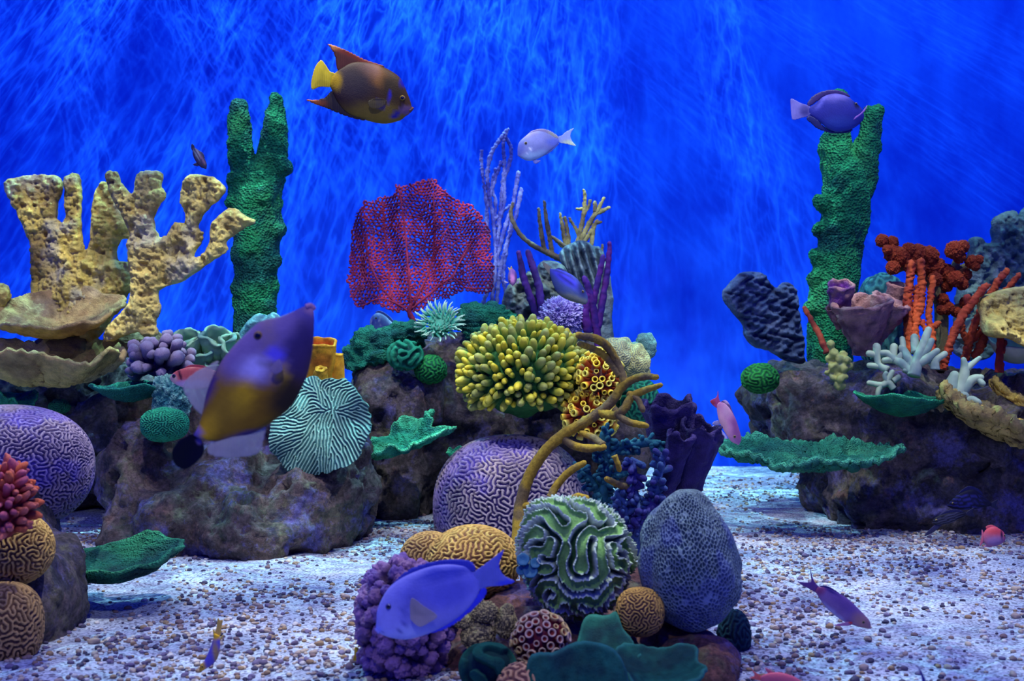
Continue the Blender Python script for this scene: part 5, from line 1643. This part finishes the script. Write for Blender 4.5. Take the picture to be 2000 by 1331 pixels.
# queen angelfish-like fish, upper left of centre
fish('dark amber angelfish with yellow tail swimming high above the sea fan',
     [(805, 211), (801, 196), (794, 178), (783, 154), (766, 140), (744, 129), (716, 122), (690, 122), (668, 132), (650, 146)],
     [(805, 211), (800, 222), (791, 228), (780, 236), (748, 242), (708, 233), (680, 222), (660, 200), (645, 170)], 3.6, S(80, 54, 22),
     [(735, 150, 26, 16, S(206, 134, 40), 20, .6), (725, 140, 24, 12, S(150, 112, 92), 20, .6, .7), (740, 225, 60, 20, S(140, 118, 34), 8, .6), (690, 165, 40, 34, S(62, 50, 44), 0, .6), (768, 175, 34, 18, S(60, 44, 18), 60, .6),
      (788, 163, 8, 9, S(26, 22, 150), 0, .4), (763, 194, 4, 9, S(30, 30, 190), 15, .4), (746, 205, 7, 7, S(24, 24, 150), 0, .4), (794, 218, 14, 6, S(120, 90, 110), -20, .6), (775, 228, 10, 5, S(30, 30, 130), -20, .5), (655, 158, 14, 18, S(190, 150, 20), 0, .5)],
     [('dorsal_fin', [(752, 131), (716, 117), (680, 100), (641, 86), (648, 98), (655, 112), (660, 140), (672, 142), (700, 132)], S(118, 62, 30), [(690, 108, 60, 6, S(150, 58, 18), 22, .6), (648, 92, 14, 8, S(200, 120, 40), 0, .6)]),
      ('anal_fin', [(668, 196), (648, 178), (636, 190), (615, 196), (596, 195), (615, 204), (637, 211), (673, 226), (712, 236), (705, 220)], S(60, 48, 30), [(610, 199, 24, 8, S(180, 90, 20), 10, .6)]),
      ('tail_fin', [(656, 146), (645, 140), (637, 128), (627, 118), (616, 130), (610, 150), (608, 167), (611, 176), (627, 170), (648, 169)], S(226, 196, 20), [(640, 148, 6, 16, S(255, 220, 30), 0, .5)]),
      ('pectoral_fin', [(757, 200), (738, 196), (722, 204), (728, 216), (748, 214)], S(84, 70, 26), None, True, -0.36)],
     (787, 194, 5.5), eyec=S(150, 120, 40), mouth=([(800, 218, -4), (805, 213, -2), (806, 211, 0), (805, 213, 2), (800, 218, 4)], 2.2, S(120, 80, 60)))
# filefish in front
fish('large blurred fish with lilac head and yellow belly swimming upwards close to the glass',
     [(606, 599), (594, 599), (572, 609), (546, 619), (509, 628), (478, 654), (444, 690), (420, 727), (404, 764), (396, 803), (388, 832), (378, 850)],
     [(606, 599), (613, 610), (613, 654), (608, 698), (598, 738), (572, 790), (543, 816), (504, 842), (467, 856), (430, 862), (404, 861), (392, 858)], 2.3, S(148, 108, 14),
     [(540, 660, 95, 62, S(138, 112, 140), -52, .25), (520, 650, 40, 26, S(158, 128, 118), -52, .7, .7), (585, 640, 30, 50, S(112, 92, 160), 10, .7, .8), (478, 690, 60, 36, S(140, 114, 152), -55, .5), (570, 635, 30, 22, S(136, 110, 152), 0, .5), (545, 690, 18, 14, S(110, 96, 220), 0, .6), (500, 722, 30, 22, S(206, 190, 222), -30, .6), (588, 690, 26, 70, S(58, 44, 84), 8, .5, .9),
      (478, 775, 22, 34, S(226, 176, 20), 20, .6), (409, 833, 18, 30, S(232, 178, 20), 40, .6), (554, 738, 9, 22, S(214, 174, 20), 10, .6), (440, 800, 34, 40, S(176, 136, 24), 40, .7, .7), (560, 775, 26, 40, S(58, 46, 20), 25, .6), (412, 745, 9, 60, S(90, 62, 104), 22, .6), (480, 853, 75, 9, S(84, 64, 96), -12, .5),
      (378, 850, 14, 14, S(150, 120, 160), 0, .5), (606, 602, 12, 9, S(190, 140, 150), 0, .6), (540, 710, 30, 3, S(90, 78, 60), -10, .8, .7)],
     [('tail_fin', [(374, 848), (390, 856), (398, 882), (384, 903), (360, 918), (342, 909), (337, 885), (348, 863), (362, 853)], S(3, 3, 4), [(388, 862, 6, 6, S(110, 90, 130), 0, .6)]),
      ('dorsal_fin', [(428, 706), (404, 716), (380, 728), (357, 752), (368, 780), (396, 812), (406, 780), (414, 745)], S(206, 198, 170), None, True),
      ('anal_fin', [(420, 858), (470, 850), (516, 832), (514, 860), (504, 886), (467, 894), (420, 892), (404, 880)], S(206, 198, 170), None, True),
      ('pectoral_fin', [(552, 702), (542, 708), (534, 722), (545, 730), (558, 722)], S(150, 130, 150), None, True, -.34)],
     (507, 656, 9.5), thick=.30, eyec=S(150, 116, 50), mouth=([(598, 600, -3), (606, 597, 0), (612, 602, 3)], 5.0, S(206, 150, 160)))
# blue tang in front
fish('large violet blue tang swimming left in front of the mauve knobby coral',
     [(734, 1229), (735, 1212), (737, 1192), (749, 1164), (766, 1142), (794, 1123), (833, 1108), (873, 1103), (904, 1106), (922, 1112), (932, 1120)],
     [(734, 1229), (741, 1238), (766, 1247), (794, 1250), (827, 1242), (863, 1227), (894, 1208), (918, 1186), (932, 1165), (938, 1150)], 2.55, S(146, 144, 214),
     [(830, 1150, 70, 26, S(124, 124, 206), -18, .6), (780, 1236, 60, 14, S(176, 182, 226), -4, .7), (758, 1200, 30, 40, S(160, 158, 220), 0, .7), (870, 1120, 60, 10, S(70, 76, 176), -8, .6), (790, 1200, 2.2, 26, S(80, 84, 160), 4, .5, .8), (783, 1228, 2.2, 16, S(80, 84, 160), 38, .5, .8), (800, 1180, 10, 34, S(112, 110, 186), 14, .6, .7), (742, 1233, 9, 1.4, S(90, 84, 150), 10, .5, .8), (880, 1160, 50, 20, S(112, 112, 200), -24, .7), (738, 1230, 8, 7, S(150, 156, 232), 0, .6)],
     [('dorsal_fin', [(768, 1140), (794, 1115), (833, 1100), (873, 1094), (904, 1094), (924, 1099), (929, 1112), (924, 1118), (890, 1110), (840, 1112), (800, 1126)], S(60, 66, 170)),
      ('anal_fin', [(820, 1242), (863, 1232), (894, 1216), (924, 1191), (947, 1167), (950, 1152), (940, 1150), (926, 1172), (895, 1200), (855, 1224)], S(60, 66, 216)),
      ('tail_fin', [(926, 1120), (944, 1104), (962, 1090), (984, 1074), (979, 1090), (975, 1107), (985, 1126), (1006, 1137), (985, 1145), (955, 1147), (934, 1150)], S(120, 124, 196), [(985, 1090, 8, 20, S(70, 80, 210), 30, .6), (990, 1140, 20, 6, S(70, 80, 210), 0, .6)]),
      ('pectoral_fin', [(803, 1196), (806, 1163), (830, 1178), (856, 1196), (840, 1210), (822, 1218), (806, 1208)], S(190, 172, 150), None, True, -.36)],
     (760, 1183, 6), thick=.30, eyec=S(70, 70, 120), mouth=([(741, 1237, -4), (736, 1232, -2), (734, 1230, 0), (736, 1232, 2), (741, 1237, 4)], 2.4, S(150, 148, 206)))
# pale tang
fish('pale silver blue tang with a yellowish tail swimming left above the gorgonians',
     [(1011, 304), (1011, 290), (1014, 278), (1025, 267), (1038, 259), (1055, 256), (1070, 260), (1082, 267), (1091, 271)],
     [(1011, 304), (1018, 309), (1030, 314), (1043, 313), (1059, 306), (1077, 293), (1087, 284), (1092, 278)], 5.0, S(120, 128, 176),
     [(1050, 270, 20, 12, S(140, 146, 196), 0, .5), (1016, 292, 8, 14, S(90, 100, 170), 15, .6), (1034, 262, 22, 5, S(150, 140, 180), -18, .6), (1082, 278, 14, 8, S(100, 116, 196), 0, .6), (1045, 306, 26, 8, S(150, 180, 210), -15, .6), (1034, 296, 9, 1.2, S(210, 214, 236), -50, .6)],
     [('dorsal_fin', [(1026, 267), (1038, 256), (1055, 252), (1070, 254), (1082, 260), (1092, 268), (1088, 272), (1072, 264), (1055, 259), (1040, 261)], S(150, 140, 170), [(1080, 264, 12, 4, S(170, 170, 150), 30, .6)]),
      ('anal_fin', [(1050, 309), (1066, 303), (1080, 294), (1092, 281), (1086, 282), (1070, 296)], S(90, 110, 180)),
      ('tail_fin', [(1090, 268), (1098, 264), (1106, 257), (1121, 250), (1116, 258), (1114, 266), (1118, 276), (1125, 285), (1106, 281), (1092, 278)], S(156, 172, 214), [(1112, 280, 14, 6, S(206, 220, 180), 10, .6)]),
      ('pelvic_fin', [(1040, 310), (1046, 312), (1056, 314), (1048, 320), (1042, 318)], S(110, 120, 190))], (1027, 281, 3), thick=.34)
# deep blue tang at the right
fish('deep blue tang with paler tail in front of the right green pillar top',
     [(1688, 227), (1684, 214), (1676, 205), (1666, 197), (1654, 188), (1636, 183), (1619, 184), (1604, 191), (1593, 202), (1580, 210)],
     [(1688, 227), (1685, 235), (1674, 246), (1657, 255), (1636, 258), (1619, 253), (1604, 241), (1591, 231), (1580, 224)], 4.7, S(42, 46, 132),
     [(1630, 190, 28, 8, S(92, 84, 160), -4, .7), (1635, 245, 34, 14, S(50, 70, 150), 0, .7), (1672, 205, 6, 8, S(14, 14, 50), 20, .5), (1604, 200, 3, 18, S(100, 100, 190), 40, .6, .7)],
     [('dorsal_fin', [(1660, 190), (1652, 181), (1630, 176), (1608, 178), (1588, 187), (1577, 201), (1580, 208), (1594, 200), (1610, 189), (1634, 184)], S(48, 34, 92)),
      ('anal_fin', [(1580, 226), (1575, 233), (1585, 243), (1597, 252), (1624, 260), (1658, 259), (1664, 252), (1636, 258), (1612, 249), (1596, 234)], S(20, 26, 84)),
      ('tail_fin', [(1582, 209), (1564, 201), (1546, 192), (1545, 207), (1546, 224), (1549, 234), (1564, 231), (1582, 225)], S(110, 104, 170), [(1572, 216, 10, 12, S(60, 56, 120), 0, .6)]),
      ('pectoral_fin', [(1663, 237), (1666, 231), (1676, 224), (1684, 214), (1688, 209), (1684, 220), (1676, 228)], S(190, 130, 200), None, False, -.42)], (1671, 204, 3), thick=.36)
# anthias
fish('pink anthias diving beside the dark purple sponge',
     [(1443, 870), (1448, 858), (1444, 840), (1436, 817), (1425, 798), (1415, 788), (1405, 785)],
     [(1443, 870), (1430, 864), (1422, 855), (1414, 842), (1406, 827), (1402, 813), (1400, 799), (1399, 792)], 4.4, S(214, 140, 168),
     [(1440, 840, 10, 30, S(150, 84, 130), -15, .6), (1412, 830, 8, 30, S(232, 170, 170), -15, .6), (1420, 800, 10, 14, S(214, 160, 170), 0, .6)],
     [('dorsal_fin', [(1407, 786), (1417, 782), (1425, 790), (1430, 802), (1436, 818), (1428, 805), (1418, 792)], S(110, 80, 120), [(1420, 785, 8, 4, S(220, 180, 190), 30, .6)]),
      ('tail_fin', [(1408, 790), (1404, 778), (1402, 764), (1399, 776), (1387, 783), (1391, 791), (1400, 797)], S(196, 80, 120), [(1390, 786, 6, 5, S(190, 60, 70), 0, .6)]),
      ('pelvic_fin', [(1416, 848), (1402, 834), (1391, 833), (1398, 846), (1408, 854), (1421, 858)], S(206, 200, 226)), ('anal_fin', [(1404, 822), (1394, 824), (1392, 830), (1406, 830)], S(160, 150, 180))], (1434, 853, 3), thick=.4)
fish('slender pinkish purple fish with forked tail nosing down over the sand at the right',
     [(1701, 1229), (1700, 1218), (1696, 1210), (1681, 1194), (1658, 1172), (1636, 1158), (1613, 1149), (1598, 1147)],
     [(1701, 1229), (1690, 1228), (1670, 1223), (1647, 1214), (1630, 1202), (1613, 1187), (1602, 1172), (1592, 1156)], 3.15, S(140, 104, 150),
     [(1650, 1180, 55, 12, S(118, 84, 140), 42, .6), (1685, 1216, 22, 14, S(176, 128, 120), 40, .6), (1630, 1200, 40, 6, S(170, 160, 200), 42, .6), (1615, 1152, 24, 3, S(60, 40, 110), 26, .6), (1600, 1150, 10, 10, S(140, 70, 110), 0, .5)],
     [('dorsal_fin', [(1600, 1146), (1613, 1145), (1626, 1150), (1642, 1161), (1655, 1171), (1640, 1164), (1620, 1153)], S(52, 38, 104)),
      ('tail_fin', [(1602, 1150), (1592, 1138), (1586, 1124), (1581, 1106), (1583, 1124), (1584, 1137), (1572, 1138), (1557, 1136), (1568, 1145), (1582, 1152), (1594, 1158)], S(110, 66, 124)),
      ('pectoral_fin', [(1662, 1214), (1648, 1214), (1625, 1220), (1645, 1221), (1660, 1220)], S(180, 120, 150), [(1660, 1214, 5, 4, S(190, 50, 50), 0, .6)], False, -.4)], (1685, 1215, 3), thick=.38)
fish('small yellow and violet fish standing on its nose over the sand at the lower left',
     [(389, 1313), (391, 1300), (400, 1290), (410, 1268), (416, 1249), (419, 1238)], [(389, 1313), (398, 1310), (413, 1300), (424, 1288), (429, 1270), (430, 1254), (429, 1242)], 2.95, S(94, 84, 176),
     [(393, 1304, 10, 12, S(190, 150, 50), 20, .5), (425, 1282, 7, 30, S(160, 130, 90), -10, .6), (424, 1240, 12, 10, S(220, 170, 30), 0, .5)],
     [('tail_fin', [(418, 1242), (422, 1228), (425, 1208), (429, 1213), (435, 1212), (432, 1226), (430, 1244)], S(206, 166, 70)), ('dorsal_fin', [(417, 1244), (416, 1230), (422, 1240)], S(210, 180, 60)), ('anal_fin', [(429, 1254), (438, 1240), (430, 1246)], S(200, 170, 70))], (396, 1302, 2.4), thick=.5)
fish('blue spotted trunkfish with a pale tail in front of the grey fan coral',
     [(1148, 590), (1147, 577), (1136, 556), (1120, 539), (1096, 528), (1074, 525)], [(1148, 590), (1141, 595), (1114, 588), (1093, 577), (1082, 561), (1074, 537)], 5.2, S(60, 74, 124),
     [(1106, 545, 34, 10, S(58, 56, 196), 36, .6), (1100, 535, 30, 2.5, S(34, 32, 120), 24, .6), (1108, 549, 20, 1.6, S(26, 26, 110), 36, .6), (1120, 585, 34, 7, S(110, 116, 110), 16, .6), (1136, 565, 8, 16, S(30, 36, 90), -20, .6)],
     [('tail_fin', [(1077, 524), (1066, 514), (1059, 511), (1062, 521), (1074, 537)], S(140, 136, 110)), ('dorsal_fin', [(1084, 527), (1092, 523), (1104, 528), (1110, 534), (1098, 531)], S(50, 60, 110))], (1138, 570, 2.6), thick=.5)
fish('tiny pink fish facing the viewer beside the dark purple sponges',
     [(1001, 559), (994, 552), (992, 541), (994, 531), (997, 525)], [(1001, 559), (1008, 552), (1010, 541), (1007, 531), (1002, 525)], 5.35, S(196, 124, 176),
     [(1001, 548, 6, 9, S(240, 150, 200), 0, .6), (994, 540, 3, 18, S(110, 80, 130), 0, .6), (1008, 540, 3, 18, S(130, 90, 140), 0, .6)],
     [('dorsal_fin', [(996, 532), (992, 522), (996, 524), (999, 520), (1002, 530)], S(220, 190, 80)), ('pectoral_fin', [(993, 552), (984, 549), (988, 554)], S(180, 170, 190)), ('pectoral_fin', [(1009, 552), (1014, 548), (1012, 555)], S(180, 170, 190))], (996, 549, 1.6), thick=.8)
fish('pale grey tang peeking out behind the dark green ridge under the sea fan',
     [(722, 632), (724, 622), (730, 615), (739, 611), (752, 617), (766, 630), (784, 642)], [(722, 632), (728, 645), (745, 655), (765, 655), (784, 648)], 6.1, S(166, 178, 208), [(728, 620, 2, 12, S(120, 130, 180), 0, .6)],
     [('dorsal_fin', [(734, 613), (742, 607), (760, 617), (772, 632), (760, 627)], S(140, 150, 190)), ('tail_fin', [(782, 642), (800, 632), (798, 645), (802, 658), (784, 649)], S(140, 150, 190))], (735, 622, 2.2), thick=.36)
fish('red squirrelfish half hidden behind the big fish on the left',
     [(331, 739), (340, 728), (355, 721), (375, 717), (400, 719), (425, 726), (445, 734)], [(331, 739), (338, 748), (352, 755), (375, 760), (400, 758), (425, 751), (445, 743)], 4.5, S(214, 96, 84),
     [(375, 752, 44, 8, S(214, 170, 190), 0, .6), (353, 733, 2.6, 11, S(50, 20, 40), -18, .5), (338, 740, 8, 10, S(220, 170, 150), 0, .5)],
     [('dorsal_fin', [(360, 721), (372, 713), (395, 714), (415, 721), (400, 721)], S(190, 70, 66)), ('tail_fin', [(442, 733), (458, 722), (455, 738), (460, 754), (443, 744)], S(200, 90, 80))], (341, 735, 4.2), thick=.4, eyec=S(60, 50, 70))
fish('small red squirrelfish hovering over the sand at the right edge',
     [(1964, 1049), (1960, 1040), (1953, 1034), (1940, 1029), (1926, 1035), (1920, 1045)], [(1964, 1049), (1962, 1057), (1955, 1063), (1942, 1068), (1928, 1066), (1920, 1056)], 4.6, S(176, 84, 104),
     [(1940, 1036, 20, 7, S(190, 66, 74), 0, .6), (1954, 1047, 2.6, 12, S(40, 14, 50), 0, .5), (1940, 1058, 18, 10, S(150, 110, 150), 0, .6)],
     [('dorsal_fin', [(1950, 1033), (1938, 1026), (1926, 1029), (1930, 1036)], S(180, 70, 80)), ('tail_fin', [(1923, 1046), (1918, 1035), (1917, 1050), (1914, 1068), (1923, 1056)], S(180, 90, 110)), ('anal_fin', [(1930, 1065), (1920, 1068), (1938, 1070)], S(170, 110, 140))], (1960, 1046, 2.4), thick=.5)
STR = [(1880 + k * 2, 968 + k * 7, 34, 1.3, S(44, 44, 110), 4, .5) for k in range(5)]
fish('dark striped fish in the shadow under the right reef, upper of two',
     [(1849, 989), (1860, 976), (1876, 963), (1900, 956), (1918, 968), (1936, 983)], [(1849, 989), (1862, 995), (1880, 997), (1905, 995), (1925, 991), (1936, 988)], 4.75, S(16, 16, 36), STR,
     [('dorsal_fin', [(1872, 965), (1890, 950), (1910, 955), (1920, 968), (1900, 960)], S(18, 18, 60)), ('tail_fin', [(1934, 984), (1950, 976), (1946, 986), (1950, 996), (1934, 989)], S(24, 24, 50))], (1860, 983, 2), thick=.36)
STR = [(1850, 1008 + k * 5, 34, 1.2, S(60, 60, 80), -18, .5) for k in range(4)]
fish('dark striped fish in the shadow under the right reef, lower of two',
     [(1820, 1022), (1826, 1012), (1845, 1004), (1870, 1000), (1890, 1000)], [(1820, 1022), (1830, 1026), (1850, 1024), (1872, 1015), (1890, 1006)], 4.72, S(12, 12, 28), STR,
     [('dorsal_fin', [(1835, 1009), (1848, 998), (1870, 996), (1880, 1001)], S(24, 24, 60)), ('tail_fin', [(1888, 1000), (1902, 992), (1900, 1002), (1904, 1010), (1888, 1007)], S(24, 24, 50)), ('pelvic_fin', [(1832, 1022), (1815, 1035), (1806, 1048), (1824, 1040), (1842, 1024)], S(30, 28, 60))], (1828, 1016, 2), thick=.36)
fish('tiny dark striped fish diving above the elkhorn corals',
     [(403, 331), (404, 321), (399, 309), (393, 298), (384, 291), (379, 288)], [(403, 331), (391, 326), (382, 315), (377, 304), (376, 294), (376, 290)], 5.2, S(46, 42, 70),
     [(388, 300, 12, 1.6, S(120, 120, 130), 60, .6), (384, 303, 12, 1.4, S(110, 120, 130), 60, .6), (396, 312, 10, 2, S(100, 70, 100), 60, .6)],
     [('tail_fin', [(380, 291), (379, 284), (374, 281), (373, 288), (375, 294)], S(36, 36, 60)), ('pelvic_fin', [(385, 318), (376, 322), (388, 325)], S(24, 24, 60)), ('dorsal_fin', [(388, 294), (397, 300), (400, 310), (394, 302)], S(40, 40, 80))], (399, 322, 1.3), thick=.42)
fish('red fish gliding along the bottom edge right of the foreground rock',
     [(1576, 1343), (1566, 1332), (1548, 1321), (1522, 1314), (1500, 1316), (1485, 1322)], [(1576, 1343), (1562, 1350), (1540, 1353), (1515, 1348), (1498, 1340), (1485, 1331)], 2.62, S(206, 96, 108), [(1530, 1345, 40, 8, S(180, 150, 190), 0, .6)],
     [('tail_fin', [(1488, 1323), (1478, 1316), (1466, 1306), (1474, 1320), (1463, 1325), (1475, 1328), (1488, 1331)], S(226, 100, 84)), ('dorsal_fin', [(1510, 1315), (1502, 1308), (1494, 1306), (1500, 1316)], S(210, 96, 108))], (1564, 1337, 2.6), thick=.42)
fish('dark fish diving out of the bottom edge at the right with only its tail showing',
     [(1832, 1410), (1834, 1396), (1826, 1370), (1816, 1350), (1808, 1336)], [(1832, 1410), (1822, 1404), (1812, 1384), (1804, 1360), (1801, 1340)], 2.3, S(60, 52, 120), [],
     [('tail_fin', [(1802, 1342), (1799, 1322), (1792, 1300), (1799, 1312), (1806, 1326), (1809, 1338)], S(54, 46, 130))], (1829, 1398, 2), thick=.4)
fish('small yellow fish hiding behind the mauve knobby coral at the bottom',
     [(790, 1322), (778, 1312), (758, 1304), (736, 1296), (716, 1284)], [(790, 1322), (776, 1322), (752, 1320), (730, 1308), (712, 1292)], 3.02, S(206, 160, 30), [],
     [('tail_fin', [(718, 1288), (708, 1272), (694, 1264), (692, 1280), (690, 1290), (704, 1290)], S(220, 180, 30)), ('anal_fin', [(752, 1318), (738, 1308), (734, 1314), (744, 1322)], S(214, 170, 30))], (783, 1316, 2), thick=.4)

# ================================================================ PEBBLES
def pebbles():
    rng = np.random.RandomState(12)
    PC = [S(158, 138, 124), S(124, 100, 96), S(92, 80, 100), S(180, 160, 138), S(62, 56, 76), S(200, 190, 180), S(146, 118, 88), S(112, 100, 124)]
    n = 27000
    Y = 2.75 + (7.6 - 2.75) * rng.uniform(0, 1, n) ** 1.15
    X = rng.uniform(-0.46, 0.46, n) * Y
    den = vnoise(np.stack([X * 1.6, Y * 1.6, 0 * X], 1), 3) + .6 * vnoise(np.stack([X * 5, Y * 5, 0 * X], 1), 4)
    ok = den + rng.uniform(-.9, .9, n) > -0.12
    for (bx, by, bY, rx, ry, rz) in ROCKS:
        ok &= ((X - (bx - 1000) / FPX * bY) / (rx * bY / FPX)) ** 2 + ((Y - bY) / ry) ** 2 > .8
    X, Y = X[ok], Y[ok]
    Z = sand_h(X, Y)
    r = 0.0048 + 0.0052 * rng.uniform(0, 1, len(X)) ** 2
    big = rng.uniform(0, 1, len(X)) < .03
    r[big] *= 1.45
    px = 1000 + X / Y * FPX; py = 665.5 + (CAMZ - Z) / Y * FPX
    vis = (px > 5) & (px < 1995) & (py < 1322) & (py > 900)
    # open sand only for the single pebbles: away from the foreground corals
    free = vis & ~((px > 690) & (px < 1470)) & ~((px < 160)) & ~((px < 360) & (py < 1190))
    order = np.argsort(-(r / Y) * free)
    chosen = order[:300]
    rest = order[300:]
    V0, F0, _ = ico(2)
    pm = []
    for s in range(8):
        W = V0 * (1 + .16 * vnoise(V0 * 1.5 + s * 7, s))[:, None] * np.array((1.1, .9, .68))
        pm.append(make_mesh('pebble', W, F0, mat('pebble_stone', rough=.7, bump='noise', bscale=160, bstr=.3, mott=.25, mscale=90), PC[s]))
    for i in chosen:
        o = bpy.data.objects.new('pebble', pm[rng.randint(8)])
        COL.objects.link(o)
        o.location = (X[i], Y[i], Z[i] + r[i] * .38)
        o.rotation_euler = (rng.uniform(-.3, .3), rng.uniform(-.3, .3), rng.uniform(0, 6.28))
        o.scale = (r[i],) * 3
        tag(o, 'small rounded gravel pebble lying loose on the open white sand', 'pebble', 'larger pebbles scattered on the sand')
    V1, F1, _ = ico(1)
    k = len(rest)
    a = rng.uniform(0, 6.28, k)
    sc3 = np.stack([r[rest] * rng.uniform(.9, 1.3, k), r[rest] * rng.uniform(.7, 1, k), r[rest] * rng.uniform(.55, .8, k)], 1)
    A = V1[None] * sc3[:, None]
    ca, sa = np.cos(a)[:, None], np.sin(a)[:, None]
    A = np.stack([A[..., 0] * ca - A[..., 1] * sa, A[..., 0] * sa + A[..., 1] * ca, A[..., 2]], -1)
    A = A + np.stack([X[rest], Y[rest], Z[rest] + r[rest] * .3], 1)[:, None]
    FF = (F1[None] + (np.arange(k) * len(V1))[:, None, None]).reshape(-1, 3)
    CC = np.repeat(np.array(PC)[rng.randint(0, 8, k)], len(V1), 0)
    o = obj('gravel', A.reshape(-1, 3), FF, _mats['pebble_stone'], CC, origin=(0, 0, 0))
    tag(o, 'fine mixed brown, grey and violet gravel strewn over the white sand', 'gravel', kind='stuff')


pebbles()
